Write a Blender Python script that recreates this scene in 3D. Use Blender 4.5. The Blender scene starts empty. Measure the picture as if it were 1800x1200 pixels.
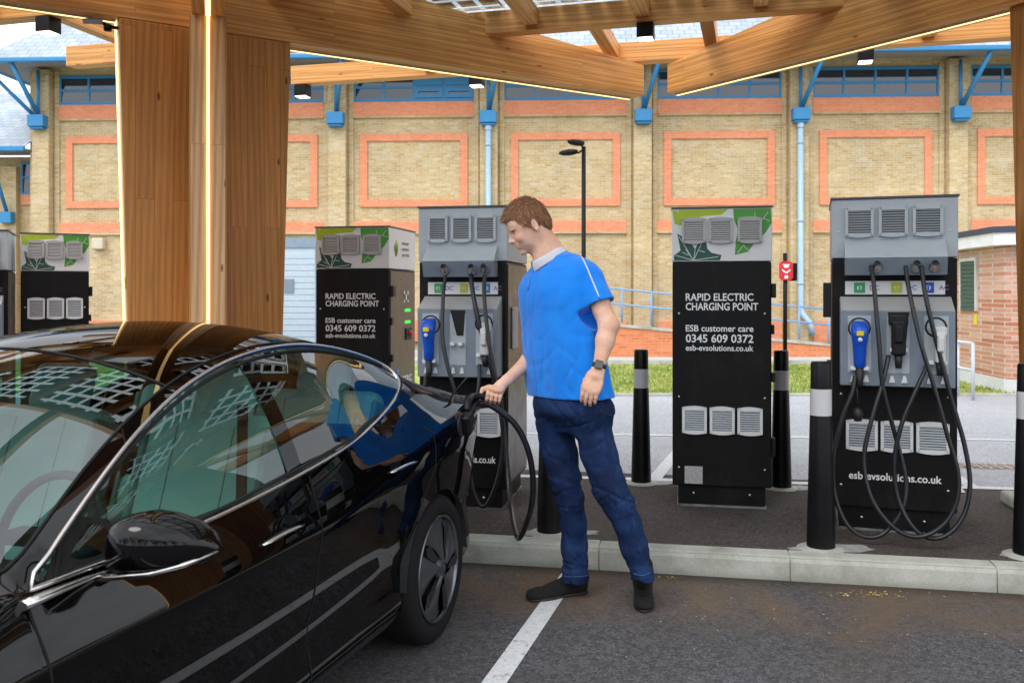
import bpy, bmesh, math, random
import numpy as np
from mathutils import Vector, Matrix
random.seed(7); np.random.seed(7)
S = bpy.context.scene
COL = S.collection
R = math.radians
# ------------------------------------------------------------------ camera, sky, sun, exposure
FPX, HOR, CZ = 1600.0, 515.0, 1.48          # focal length and horizon of the photograph (1800 px wide), eye height
cam = bpy.data.cameras.new('camera'); camo = bpy.data.objects.new('camera', cam); COL.objects.link(camo)
camo.location = (0, 0, CZ); camo.rotation_euler = (R(90), 0, 0)
cam.sensor_width = 36.0; cam.lens = 36.0*FPX/1800; cam.shift_y = -(600-HOR)/1800
cam.clip_start = 0.05; cam.clip_end = 2000
cam.dof.use_dof = True; cam.dof.focus_distance = 4.4; cam.dof.aperture_fstop = 6.3
S.camera = camo
W = bpy.data.worlds.new('World'); S.world = W; W.use_nodes = True
wn = W.node_tree.nodes; wl = W.node_tree.links; wn.clear()
SUN_EL, SUN_AZ = 50, 215
sky = wn.new('ShaderNodeTexSky'); sky.sky_type = 'NISHITA'; sky.sun_disc = False
sky.sun_elevation = R(SUN_EL); sky.sun_rotation = R(SUN_AZ); sky.air_density = 1.0; sky.dust_density = 2.5
hs = wn.new('ShaderNodeHueSaturation'); hs.inputs['Saturation'].default_value = 0.25; hs.inputs['Value'].default_value = 1.0
cl = wn.new('ShaderNodeMixRGB'); cl.inputs[2].default_value = (13.5, 14.0, 14.8, 1)
tc = wn.new('ShaderNodeTexCoord'); nz = wn.new('ShaderNodeTexNoise'); nz.inputs['Scale'].default_value = 2.2
nz.inputs['Detail'].default_value = 6; cr = wn.new('ShaderNodeMapRange')
cr.inputs[1].default_value = 0.35; cr.inputs[2].default_value = 0.62; cr.inputs[3].default_value = 0.45; cr.inputs[4].default_value = 1.0
bg = wn.new('ShaderNodeBackground'); bg.inputs[1].default_value = 0.13; wo = wn.new('ShaderNodeOutputWorld')
wl.new(tc.outputs['Generated'], nz.inputs['Vector']); wl.new(nz.outputs[0], cr.inputs[0]); wl.new(cr.outputs[0], cl.inputs[0])
wl.new(sky.outputs[0], hs.inputs['Color']); wl.new(hs.outputs[0], cl.inputs[1]); wl.new(cl.outputs[0], bg.inputs[0]); wl.new(bg.outputs[0], wo.inputs[0])
sl = bpy.data.lights.new('sun', 'SUN'); sl.energy = 1.1; sl.angle = R(22); sl.color = (1, .96, .9)
so = bpy.data.objects.new('sun', sl); COL.objects.link(so)
_az = R(SUN_AZ)
_sd = Vector((math.sin(_az)*math.cos(R(SUN_EL)), math.cos(_az)*math.cos(R(SUN_EL)), math.sin(R(SUN_EL))))
so.rotation_euler = _sd.to_track_quat('Z', 'Y').to_euler(); so.location = (0, -5, 12)
S.view_settings.view_transform = 'Standard'; S.view_settings.look = 'None'
S.view_settings.exposure = 0.28; S.view_settings.gamma = 1
S.render.resolution_x = 1024; S.render.resolution_y = 682
try:
    S.cycles.max_bounces = 8; S.cycles.transparent_max_bounces = 24; S.cycles.glossy_bounces = 4
    S.cycles.caustics_reflective = False; S.cycles.caustics_refractive = False
except Exception: pass

# ------------------------------------------------------------------ helpers
def tag(o, label=None, cat=None, group=None, kind=None):
    if label: o['label'] = label
    if cat: o['category'] = cat
    if group: o['group'] = group
    if kind: o['kind'] = kind
    return o
def empty(name, loc=(0,0,0), rz=0, label=None, cat=None, group=None, kind=None):
    o = bpy.data.objects.new(name, None); COL.objects.link(o); o.location = loc; o.rotation_euler = (0,0,rz)
    o.empty_display_size = .2
    return tag(o, label, cat, group, kind)
class MB:
    """collects shapes, builds ONE mesh object"""
    def __init__(s): s.v = []; s.f = []; s.m = []; s.sm = []
    def add(s, vs, fs, mi=0, smooth=False):
        n = len(s.v); s.v += [tuple(map(float, v)) for v in vs]
        s.f += [tuple(i+n for i in f) for f in fs]; s.m += [mi]*len(fs); s.sm += [smooth]*len(fs); return s
    def box(s, x0, x1, y0, y1, z0, z1, mi=0, M=None):
        vs = [Vector((x,y,z)) for z in (z0,z1) for y in (y0,y1) for x in (x0,x1)]
        if M is not None: vs = [M@v for v in vs]
        return s.add(vs, [(0,2,3,1),(4,5,7,6),(0,1,5,4),(2,6,7,3),(0,4,6,2),(1,3,7,5)], mi)
    def quad(s, a, b, c, d, mi=0): return s.add([a,b,c,d], [(0,1,2,3)], mi)
    def prism(s, poly, y0, y1, mi=0, ax='y'):
        """poly list of (x,z), extruded in y"""
        n = len(poly)
        if ax == 'y': vs = [(p[0],y0,p[1]) for p in poly]+[(p[0],y1,p[1]) for p in poly]
        elif ax == 'z': vs = [(p[0],p[1],y0) for p in poly]+[(p[0],p[1],y1) for p in poly]
        else: vs = [(y0,p[0],p[1]) for p in poly]+[(y1,p[0],p[1]) for p in poly]
        fs = [tuple(range(n)), tuple(reversed(range(n,2*n)))]+[(i,(i+1)%n+0,(i+1)%n+n,i+n)[::-1] for i in range(n)]
        return s.add(vs, fs, mi)
    def tube(s, pts, r, n=10, mi=0, cap=True, closed=False, flat=1.0):
        pts = [Vector(p) for p in pts]; k = len(pts); rs = r if hasattr(r,'__len__') else [r]*k
        t0 = (pts[1]-pts[0]).normalized(); up = Vector((0,0,1)) if abs(t0.z) < .9 else Vector((1,0,0))
        u = t0.cross(up).normalized(); vs = []
        for i,p in enumerate(pts):
            if closed: t = (pts[(i+1)%k]-pts[i-1]).normalized()
            else: t = (pts[min(i+1,k-1)]-pts[max(i-1,0)]).normalized()
            u = (u-t*u.dot(t)).normalized(); w = t.cross(u)
            for j in range(n):
                a = 2*math.pi*j/n; vs.append(p+u*(math.cos(a)*rs[i])+w*(math.sin(a)*rs[i]*flat))
        fs = []
        for i in range(k if closed else k-1):
            a0 = i*n; b0 = ((i+1)%k)*n
            for j in range(n): fs.append((a0+j,a0+(j+1)%n,b0+(j+1)%n,b0+j))
        s.add(vs, fs, mi, True)
        if cap and not closed:
            b = len(s.v)-n*k; s.f += [tuple(b+j for j in reversed(range(n))), tuple(b+(k-1)*n+j for j in range(n))]
            s.m += [mi,mi]; s.sm += [False,False]
        return s
    def lathe(s, prof, n=24, mi=0, M=None, smooth=True):
        """prof: (r,z) about z"""
        vs = [Vector((r*math.cos(2*math.pi*j/n), r*math.sin(2*math.pi*j/n), z)) for r,z in prof for j in range(n)]
        if M is not None: vs = [M@v for v in vs]
        fs = [(i*n+j,i*n+(j+1)%n,(i+1)*n+(j+1)%n,(i+1)*n+j) for i in range(len(prof)-1) for j in range(n)]
        return s.add(vs, fs, mi, smooth)
    def grid(s, P, mi=0, smooth=True, closed=False):
        a = len(P); b = len(P[0]); vs = [p for row in P for p in row]
        fs = [(i*b+j,i*b+(j+1)%b,(i+1)*b+(j+1)%b,(i+1)*b+j) for i in range(a-1) for j in range(b if closed else b-1)]
        return s.add(vs, fs, mi, smooth)
    def build(s, name, mats, parent=None, bevel=0, seg=2, loc=None, label=None, fix=False):
        me = bpy.data.meshes.new(name); me.from_pydata(s.v, [], s.f); me.validate(clean_customdata=False)
        if not isinstance(mats, (list,tuple)): mats = [mats]
        for m in mats: me.materials.append(m)
        if len(me.polygons) == len(s.f):
            me.polygons.foreach_set('material_index', s.m); me.polygons.foreach_set('use_smooth', s.sm)
        if fix:
            bm = bmesh.new(); bm.from_mesh(me); bmesh.ops.recalc_face_normals(bm, faces=bm.faces); bm.to_mesh(me); bm.free()
        o = bpy.data.objects.new(name, me); COL.objects.link(o)
        if parent is not None: o.parent = parent
        if loc is not None: o.location = loc
        if bevel:
            b = o.modifiers.new('bevel','BEVEL'); b.width = bevel; b.segments = seg; b.limit_method = 'ANGLE'; b.angle_limit = R(35)
        if label: o['label'] = label
        return o
def catmull(pts, n=8, closed=False):
    pts = [Vector(p) for p in pts]; k = len(pts); out = []
    for i in range(k if closed else k-1):
        if closed: p0,p1,p2,p3 = pts[i-1],pts[i],pts[(i+1)%k],pts[(i+2)%k]
        else: p0,p1,p2,p3 = pts[max(i-1,0)],pts[i],pts[i+1],pts[min(i+2,k-1)]
        for j in range(n):
            t = j/n; out.append(.5*((2*p1)+(p2-p0)*t+(2*p0-5*p1+4*p2-p3)*t*t+(3*p1-p0-3*p2+p3)*t**3))
    if not closed: out.append(pts[-1])
    return out
def spl(tab):
    xs = np.array([t[0] for t in tab],float); ys = np.array([t[1] for t in tab],float)
    m = np.gradient(ys, xs)
    def f(x):
        x = np.clip(x, xs[0], xs[-1]); i = np.clip(np.searchsorted(xs, x)-1, 0, len(xs)-2)
        h = xs[i+1]-xs[i]; t = (x-xs[i])/h
        return ((2*t**3-3*t**2+1)*ys[i]+(t**3-2*t**2+t)*h*m[i]+(-2*t**3+3*t**2)*ys[i+1]+(t**3-t**2)*h*m[i+1])
    return f
def pt(px, py, Y):
    """the world point seen at photo pixel (px,py) at distance Y"""
    return Vector(((px-900)/FPX*Y, Y, CZ+(HOR-py)/FPX*Y))
def gp(px, py, z=0.0):
    Y = (CZ-z)*FPX/(py-HOR); return Vector(((px-900)/FPX*Y, Y, z))

# ------------------------------------------------------------------ materials
MATS = {}
class NT:
    def __init__(s, name, color=(.5,.5,.5), rough=.5, metal=0, coat=0, spec=.5, **kw):
        m = bpy.data.materials.new(name); m.use_nodes = True; s.m = m; s.n = m.node_tree.nodes; s.l = m.node_tree.links
        s.b = s.n['Principled BSDF']; s.out = s.n['Material Output']
        s.b.inputs['Base Color'].default_value = (*color,1); s.b.inputs['Roughness'].default_value = rough
        s.b.inputs['Metallic'].default_value = metal; s.b.inputs['Coat Weight'].default_value = coat
        s.b.inputs['Coat Roughness'].default_value = .03; s.b.inputs['Specular IOR Level'].default_value = spec
        s.tc = None; MATS[name] = m
    def coord(s, kind='Object', scale=(1,1,1), rot=(0,0,0), loc=(0,0,0)):
        if s.tc is None: s.tc = s.n.new('ShaderNodeTexCoord')
        mp = s.n.new('ShaderNodeMapping'); mp.inputs['Scale'].default_value = scale; mp.inputs['Rotation'].default_value = rot
        mp.inputs['Location'].default_value = loc
        if kind == 'World':
            g = s.n.new('ShaderNodeNewGeometry'); s.l.new(g.outputs['Position'], mp.inputs[0])
        else: s.l.new(s.tc.outputs[kind], mp.inputs[0])
        return mp.outputs[0]
    def noise(s, v, scale=5, detail=4, rough=.5, dist=0):
        n = s.n.new('ShaderNodeTexNoise'); n.inputs['Scale'].default_value = scale; n.inputs['Detail'].default_value = detail
        n.inputs['Roughness'].default_value = rough; n.inputs['Distortion'].default_value = dist
        if v is not None: s.l.new(v, n.inputs['Vector'])
        return n.outputs[0]
    def ramp(s, f, stops, interp='LINEAR'):
        r = s.n.new('ShaderNodeValToRGB'); r.color_ramp.interpolation = interp
        while len(r.color_ramp.elements) < len(stops): r.color_ramp.elements.new(.5)
        for e,(p,c) in zip(r.color_ramp.elements, stops): e.position = p; e.color = (*c,1) if hasattr(c,'__len__') else (c,c,c,1)
        s.l.new(f, r.inputs[0]); return r.outputs[0]
    def mix(s, a, b, f=.5, mode='MIX'):
        n = s.n.new('ShaderNodeMixRGB'); n.blend_type = mode
        for i,x in ((0,f),(1,a),(2,b)):
            if hasattr(x,'is_linked'): s.l.new(x, n.inputs[i])
            elif hasattr(x,'__len__'): n.inputs[i].default_value = (*x,1)
            else: n.inputs[i].default_value = x
        return n.outputs[0]
    def mr(s, f, a, b, c, d):
        n = s.n.new('ShaderNodeMapRange'); s.l.new(f, n.inputs[0])
        for i,x in enumerate((a,b,c,d)): n.inputs[i+1].default_value = x
        return n.outputs[0]
    def set(s, name, sock): s.l.new(sock, s.b.inputs[name]); return s
    def bump(s, h, strength=.3, dist=.01):
        n = s.n.new('ShaderNodeBump'); n.inputs['Strength'].default_value = strength; n.inputs['Distance'].default_value = dist
        s.l.new(h, n.inputs['Height']); s.l.new(n.outputs[0], s.b.inputs['Normal']); return s
def plain(name, color, rough=.5, metal=0, coat=0, var=.12, bump=.0, nscale=9, **kw):
    t = NT(name, color, rough, metal, coat, **kw); v = t.coord(); n = t.noise(v, nscale, 6, .6)
    t.set('Base Color', t.ramp(n, [(.25, tuple(c*(1-var) for c in color)), (.75, tuple(min(1,c*(1+var)) for c in color))]))
    t.set('Roughness', t.mr(n, .3,.7, max(0,rough-.08), min(1,rough+.1)))
    if bump: t.bump(t.noise(v, nscale*12, 4), bump, .004)
    return t.m
def brick(name, cols, mortar, bw=.19, bh=.062, axes='xz', stain=.25, white=.0):
    t = NT(name, rough=.85, spec=.25); tc = t.n.new('ShaderNodeTexCoord'); sp = t.n.new('ShaderNodeSeparateXYZ')
    cb = t.n.new('ShaderNodeCombineXYZ'); t.l.new(tc.outputs['Object'], sp.inputs[0])
    ad = t.n.new('ShaderNodeMath'); ad.operation = 'ADD'; t.l.new(sp.outputs[0], ad.inputs[0]); t.l.new(sp.outputs[1], ad.inputs[1])
    t.l.new(ad.outputs[0], cb.inputs[0]); t.l.new(sp.outputs[2], cb.inputs[1])
    b = t.n.new('ShaderNodeTexBrick'); t.l.new(cb.outputs[0], b.inputs['Vector'])
    b.inputs['Scale'].default_value = 1; b.inputs['Brick Width'].default_value = bw; b.inputs['Row Height'].default_value = bh
    b.inputs['Mortar Size'].default_value = .006; b.inputs['Mortar Smooth'].default_value = .3; b.inputs['Bias'].default_value = -.0
    b.inputs['Color1'].default_value = (0,0,0,1); b.inputs['Color2'].default_value = (1,1,1,1); b.inputs['Mortar'].default_value = (.5,.5,.5,1)
    n = len(cols); c = t.ramp(b.outputs['Color'], [(i/(n-1)*.9+.05, cols[i]) for i in range(n)])
    n2 = t.noise(cb.outputs[0], 11, 6, .75); c = t.mix(c, t.ramp(n2, [(.3,.7),(.7,1.2)]), .6, 'MULTIPLY')
    n3 = t.noise(cb.outputs[0], .6, 6, .65); c = t.mix(c, t.ramp(n3, [(.35,1-stain),(.65,1.08)]), .9, 'MULTIPLY')
    c = t.mix(c, mortar, b.outputs['Fac'])
    if white:
        n4 = t.noise(cb.outputs[0], 1.3, 8, .75); f = t.ramp(n4, [(.56,0.0),(.72,white)])
        c = t.mix(c, (.72,.68,.6), f)
    t.set('Base Color', c); inv = t.mix((1,1,1),(0,0,0), b.outputs['Fac']); t.bump(t.mix(inv, n2, .35), .5, .012)
    return t.m
def wood(name, light, dark, lam=.045, board=None, bright=1.0):
    """grain along local x; laminations stacked in local z"""
    t = NT(name, rough=.45, spec=.35); v = t.coord('Object')
    inf = t.n.new('ShaderNodeObjectInfo'); add = t.n.new('ShaderNodeVectorMath'); add.operation = 'ADD'
    mul = t.n.new('ShaderNodeVectorMath'); mul.operation = 'SCALE'; mul.inputs[3].default_value = 13
    t.l.new(inf.outputs['Random'], mul.inputs[0]); t.l.new(v, add.inputs[0]); t.l.new(mul.outputs[0], add.inputs[1]); v = add.outputs[0]
    sp = t.n.new('ShaderNodeSeparateXYZ'); cb = t.n.new('ShaderNodeCombineXYZ'); t.l.new(v, sp.inputs[0])
    t.l.new(sp.outputs[0], cb.inputs[0]); t.l.new(sp.outputs[2], cb.inputs[1])
    b = t.n.new('ShaderNodeTexBrick'); t.l.new(cb.outputs[0], b.inputs['Vector']); b.inputs['Scale'].default_value = 1
    b.inputs['Brick Width'].default_value = 2.3; b.inputs['Row Height'].default_value = lam; b.inputs['Mortar Size'].default_value = .0012
    b.inputs['Mortar Smooth'].default_value = .2
    b.inputs['Color1'].default_value = (0,0,0,1); b.inputs['Color2'].default_value = (1,1,1,1); b.inputs['Mortar'].default_value = (.4,.4,.4,1)
    # shift the grain board by board
    s2 = t.n.new('ShaderNodeVectorMath'); s2.operation = 'MULTIPLY_ADD'; s2.inputs[1].default_value = (7,3,5)
    t.l.new(b.outputs['Color'], s2.inputs[0]); t.l.new(v, s2.inputs[2])
    mp = t.n.new('ShaderNodeMapping'); mp.inputs['Scale'].default_value = (.22,9,9); t.l.new(s2.outputs[0], mp.inputs[0])
    w = t.n.new('ShaderNodeTexWave'); w.wave_type = 'BANDS'; w.bands_direction = 'DIAGONAL'; w.inputs['Scale'].default_value = 1.6; w.inputs['Distortion'].default_value = 3.2
    w.inputs['Detail'].default_value = 3; w.inputs['Detail Scale'].default_value = 1.0; t.l.new(mp.outputs[0], w.inputs[0])
    c = t.ramp(w.outputs[0], [(.0, dark), (.35, tuple((a*.45+b_*.55) for a,b_ in zip(light,dark))), (1, light)])
    mp2 = t.n.new('ShaderNodeMapping'); mp2.inputs['Scale'].default_value = (3,90,90); t.l.new(v, mp2.inputs[0])
    c = t.mix(c, t.ramp(t.noise(mp2.outputs[0], 1, 4), [(.3,.78),(.7,1.12)]), .8, 'MULTIPLY')
    c = t.mix(c, t.ramp(b.outputs['Color'], [(0,.88),(1,1.12)]), .75, 'MULTIPLY')
    mp3 = t.n.new('ShaderNodeMapping'); mp3.inputs['Scale'].default_value = (2.6,7.5,7.5); t.l.new(s2.outputs[0], mp3.inputs[0])
    vo = t.n.new('ShaderNodeTexVoronoi'); vo.inputs['Scale'].default_value = 1.0; t.l.new(mp3.outputs[0], vo.inputs[0])
    k = t.ramp(vo.outputs['Distance'], [(.05,1),(.10,0)]); c = t.mix(c, tuple(x*.3 for x in dark), k)
    c = t.mix(c, tuple(x*.45 for x in dark), b.outputs['Fac'])
    t.set('Base Color', c); t.bump(t.mix(w.outputs[0], b.outputs['Fac'], .5), .08, .004)
    return t.m
def emis(name, color, strength):
    t = NT(name, color, .5); t.b.inputs['Emission Color'].default_value = (*color,1); t.b.inputs['Emission Strength'].default_value = strength; return t.m
def glass(name, tint, gloss=1.0, rough=.0, f0=.045):
    t = NT(name); t.n.remove(t.b); tr = t.n.new('ShaderNodeBsdfTransparent'); tr.inputs[0].default_value = (*tint,1)
    g = t.n.new('ShaderNodeBsdfGlossy'); g.inputs['Roughness'].default_value = rough; g.inputs[0].default_value = (gloss,)*3+(1,)
    ge = t.n.new('ShaderNodeNewGeometry'); d = t.n.new('ShaderNodeVectorMath'); d.operation = 'DOT_PRODUCT'
    t.l.new(ge.outputs['Normal'], d.inputs[0]); t.l.new(ge.outputs['Incoming'], d.inputs[1]); prev = d.outputs['Value']
    for op,v in (('ABSOLUTE',None),('SUBTRACT',1.0),('POWER',5.0),('MULTIPLY_ADD',1-f0)):
        m = t.n.new('ShaderNodeMath'); m.operation = op
        if op == 'SUBTRACT': m.inputs[0].default_value = 1.0; t.l.new(prev, m.inputs[1])
        else:
            t.l.new(prev, m.inputs[0])
            if v is not None: m.inputs[1].default_value = v
            if op == 'MULTIPLY_ADD': m.inputs[2].default_value = f0; m.use_clamp = True
        prev = m.outputs[0]
    mx = t.n.new('ShaderNodeMixShader'); t.l.new(prev, mx.inputs[0]); t.l.new(tr.outputs[0], mx.inputs[1]); t.l.new(g.outputs[0], mx.inputs[2])
    t.l.new(mx.outputs[0], t.out.inputs[0]); return t.m
def asphalt(name, base, tint2=None, pscale=.5, patch=.5, coarse=1.0, dirt=None):
    t = NT(name, rough=.9, spec=.3); v = t.coord('World')
    n1 = t.noise(v, 260*coarse, 3, .7); n2 = t.noise(v, 1.1, 6, .6, .4); n3 = t.noise(v, 28, 5, .7)
    lo = tuple(c*.2 for c in base); hi = tuple(c*2.2 for c in base)
    vo = t.n.new('ShaderNodeTexVoronoi'); vo.inputs['Scale'].default_value = 130*coarse; t.l.new(v, vo.inputs[0])
    c = t.ramp(n1, [(.3,lo),(.5,base),(.72,hi)]); c = t.mix(c, t.ramp(vo.outputs['Color'], [(.0,.35),(1,1.7)]), .75, 'MULTIPLY')
    c = t.mix(c, t.ramp(n3, [(.3,.75),(.7,1.2)]), .6, 'MULTIPLY')
    if tint2: c = t.mix(c, t.mix(c, tint2, .75), t.ramp(n2, [(.5-.12,0.0),(.62,patch)]))
    if dirt: c = dirt(t, v, c)
    t.set('Base Color', c); t.bump(t.mix(n1, vo.outputs['Distance'], .5), .55, .006); return t.m
M = {}
M['yellow_brick'] = brick('yellow_brick', [(.55,.385,.19),(.59,.44,.235),(.61,.47,.265),(.60,.48,.29),(.66,.55,.36)], (.64,.53,.36), white=.35)
M['orange_brick'] = brick('orange_brick', [(.78,.275,.145),(.80,.30,.165),(.82,.33,.185)], (.80,.37,.23), stain=.08)
M['ramp_brick'] = brick('ramp_brick', [(.62,.20,.08),(.68,.235,.10),(.72,.27,.12)], (.66,.33,.20), stain=.1)
M['red_brick'] = brick('red_brick', [(.52,.20,.12),(.6,.3,.2),(.66,.42,.33),(.62,.27,.16)], (.62,.55,.48), stain=.15, white=.3)
M['wood'] = wood('glulam_wood', (.80,.41,.13), (.63,.285,.080))
M['wood_fin'] = wood('boarded_wood', (.58,.26,.070), (.47,.20,.050), lam=.12)
M['wood_pale'] = wood('pale_wood', (.78,.50,.27), (.6,.33,.15))
M['end_grain'] = plain('end_grain', (.72,.56,.43), .8, var=.15, nscale=25, bump=.2)
M['led'] = emis('led_light', (1,.66,.24), 2.6)
M['lamp_glow'] = emis('lamp_glow', (1,.93,.8), 2.2)
M['blue_paint'] = plain('blue_paint', (.03,.23,.50), .4, var=.1)
M['blue_pale'] = plain('pale_blue_paint', (.38,.55,.70), .4, var=.1)
M['blue_rail'] = plain('blue_rail_paint', (.22,.38,.62), .4, var=.1)
M['slate'] = None
M['soffit'] = plain('soffit_board', (.30,.29,.28), .8)
M['dark_window'] = NT('dark_window_glass', (.012,.02,.04), .08, 0, 1.0).m
M['black_metal'] = plain('black_powder_coat', (.0035,.0035,.004), .5, var=.3, bump=.05, spec=.22)
def _dusty():
    t = NT('black_powder_coat_dusty', (.0035,.0035,.004), .5, spec=.22); v = t.coord(scale=(1,1,.6)); n = t.noise(v, 5, 9, .75, .4); n2 = t.noise(v, 90, 4, .7)
    f = t.mix(t.ramp(n, [(.50,0.0),(.72,.34)]), t.ramp(n2, [(.35,.2),(.65,1)]), 1.0, 'MULTIPLY')
    t.set('Base Color', t.mix((.0035,.0035,.004), (.055,.050,.045), f)); t.set('Roughness', t.mr(n, .3,.7,.38,.62)); t.bump(n2, .06, .003); return t.m
M['black_metal_dusty'] = _dusty()
M['black_plastic'] = plain('black_plastic', (.007,.007,.008), .42, var=.2, spec=.3)
M['rubber'] = plain('black_rubber', (.018,.018,.02), .5, var=.2)
M['cable'] = plain('cable_sheath', (.012,.013,.017), .32, var=.15)
M['grey_metal'] = plain('grey_powder_coat', (.42,.465,.51), .42, var=.06)
M['mid_grey'] = plain('mid_grey_powder_coat', (.20,.245,.295), .42, var=.08)
M['dark_grey'] = plain('dark_grey_powder_coat', (.06,.075,.085), .42, var=.1)
M['white_panel'] = plain('white_vinyl', (.72,.73,.74), .35, var=.04)
M['side_brown'] = plain('brown_grey_panel', (.105,.085,.072), .35, var=.1)
M['grille'] = plain('grey_grille_plastic', (.42,.42,.42), .5, var=.06)
M['steel'] = plain('brushed_steel', (.6,.6,.6), .3, 1.0, var=.1)
M['white_text'] = plain('white_lettering', (.8,.8,.8), .5, var=.02)
M['kerb'] = None
def slatem():
    t = NT('slate_tiles', rough=.6, spec=.4); v = t.coord('UV')
    b = t.n.new('ShaderNodeTexBrick'); t.l.new(v, b.inputs[0]); b.inputs['Scale'].default_value = 1; b.inputs['Brick Width'].default_value = .3; b.inputs['Row Height'].default_value = .22
    b.inputs['Mortar Size'].default_value = .012; b.inputs['Color1'].default_value = (.33,.385,.45,1); b.inputs['Color2'].default_value = (.42,.48,.55,1); b.inputs['Mortar'].default_value = (.22,.26,.31,1)
    n = t.noise(v, .8, 6, .6); t.set('Base Color', t.mix(b.outputs['Color'], t.ramp(n, [(.3,.8),(.7,1.25)]), .8, 'MULTIPLY')); t.bump(b.outputs['Color'], .4, .02); return t.m
M['slate'] = slatem()
def kerbm():
    t = NT('kerb_concrete', rough=.85, spec=.3); v = t.coord('World'); n = t.noise(v, 3.5, 7, .65); n2 = t.noise(v, 120, 3, .7)
    c = t.ramp(n, [(.3,(.30,.30,.25)),(.5,(.46,.47,.42)),(.7,(.56,.56,.51))]); c = t.mix(c, t.ramp(n2, [(.3,.8),(.7,1.15)]), .7, 'MULTIPLY')
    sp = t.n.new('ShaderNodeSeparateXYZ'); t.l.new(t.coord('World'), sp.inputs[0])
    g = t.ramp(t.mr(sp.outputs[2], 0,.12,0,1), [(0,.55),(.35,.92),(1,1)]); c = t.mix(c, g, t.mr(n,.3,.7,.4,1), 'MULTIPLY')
    t.set('Base Color', c); t.bump(n2, .3, .004); return t.m
M['kerb'] = kerbm()
def text_mesh(name, body, mat, parent, loc, height=None, width=None, rot=(R(90),0,0), depth=.0015, align='LEFT'):
    cu = bpy.data.curves.new(name, 'FONT'); cu.body = body; cu.size = 1; cu.extrude = 0; cu.align_x = align
    cu.resolution_u = 3; cu.offset = .018
    o = bpy.data.objects.new(name, cu); COL.objects.link(o); dg = bpy.context.evaluated_depsgraph_get(); dg.update()
    me = bpy.data.meshes.new_from_object(o.evaluated_get(dg)); bpy.data.objects.remove(o); bpy.data.curves.remove(cu)
    co = np.array([v.co for v in me.vertices]); w = co[:,0].max()-co[:,0].min(); h = co[:,1].max()-co[:,1].min()
    sx = (width/w) if width else height/.7; sy = (height/.7) if height else sx
    for v in me.vertices: v.co = Vector(((v.co.x-(0 if align!='LEFT' else co[:,0].min()))*sx, v.co.y*sy, 0))
    me.materials.clear(); me.materials.append(mat)
    n = bpy.data.objects.new(name, me); COL.objects.link(n); n.location = loc; n.rotation_euler = rot; n.parent = parent
    return n
# ------------------------------------------------------------------ ground
UK = Vector((.9823,-.1875,0)); NK = Vector((.1875,.9823,0)); KD = 4.869       # kerb direction, away-from-camera normal, distance
KROT = math.atan2(UK.y, UK.x)
def kp(u, n, z=0): return UK*u + NK*(KD+n) + Vector((0,0,z))
def ks(p): p = Vector((p[0],p[1],0)); return p.dot(UK), p.dot(NK)-KD
def ground_dirt(t, v, c):
    sp = t.n.new('ShaderNodeSeparateXYZ'); mp = t.n.new('ShaderNodeMapping'); mp.vector_type = 'POINT'
    t.l.new(v, mp.inputs[0]); mp.inputs['Rotation'].default_value = (0,0,-KROT); t.l.new(mp.outputs[0], sp.inputs[0])
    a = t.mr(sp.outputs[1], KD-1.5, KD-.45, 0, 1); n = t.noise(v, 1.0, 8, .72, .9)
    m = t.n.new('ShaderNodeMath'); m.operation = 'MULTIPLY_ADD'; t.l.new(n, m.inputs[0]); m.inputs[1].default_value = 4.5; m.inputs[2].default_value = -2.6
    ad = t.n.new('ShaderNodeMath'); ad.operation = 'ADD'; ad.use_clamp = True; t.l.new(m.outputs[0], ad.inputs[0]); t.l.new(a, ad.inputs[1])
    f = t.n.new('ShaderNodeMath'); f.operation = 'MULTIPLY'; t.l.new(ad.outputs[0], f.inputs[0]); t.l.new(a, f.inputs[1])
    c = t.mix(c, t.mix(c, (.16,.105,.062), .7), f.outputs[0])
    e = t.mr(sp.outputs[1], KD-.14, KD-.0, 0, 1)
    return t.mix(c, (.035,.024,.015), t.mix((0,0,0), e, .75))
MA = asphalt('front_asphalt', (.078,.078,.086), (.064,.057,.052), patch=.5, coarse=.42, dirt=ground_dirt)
MI = asphalt('island_asphalt', (.062,.053,.051), (.105,.085,.072), patch=.6, coarse=.5)
MR = asphalt('car_park_asphalt', (.40,.41,.44), (.33,.34,.36), patch=.5)
ML = NT('line_paint', (.72,.73,.74), .6); _v = ML.coord('World'); ML.set('Base Color', ML.mix(ML.ramp(ML.noise(_v, 60, 5, .7), [(.3,(.52,.54,.56)),(.6,(.72,.74,.75))]), (.25,.25,.25), ML.ramp(ML.noise(_v, 12, 6, .7), [(.58,0),(.66,.75)]))); ML = ML.m
def poly_obj(name, pts, mat, z=None, kind='structure', th=None, label=None, cat=None):
    b = MB(); P = [Vector((p[0],p[1], z if z is not None else p[2])) for p in pts]
    if th:
        n = len(P); b.add(P+[p-Vector((0,0,th)) for p in P], [tuple(range(n)), tuple(reversed(range(n,2*n)))]+[(i+n,(i+1)%n+n,(i+1)%n,i) for i in range(n)])
    else: b.add(P, [tuple(range(len(P)))])
    o = b.build(name, mat, fix=bool(th)); tag(o, label, cat, None, kind); return o
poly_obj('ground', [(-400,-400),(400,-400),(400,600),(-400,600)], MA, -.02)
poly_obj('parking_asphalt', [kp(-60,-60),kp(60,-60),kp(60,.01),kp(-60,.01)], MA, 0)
poly_obj('island_pavement', [kp(-14,.13,.12),kp(14,.13,.12),kp(14,2.05,.12),kp(-14,2.05,.12)], MI, .12, th=.12)
poly_obj('car_park', [kp(-60,2.05,.12),kp(60,2.05,.12),kp(60,8.2,.12),kp(-60,8.2,.12)], MR, .12, th=.12)
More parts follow.
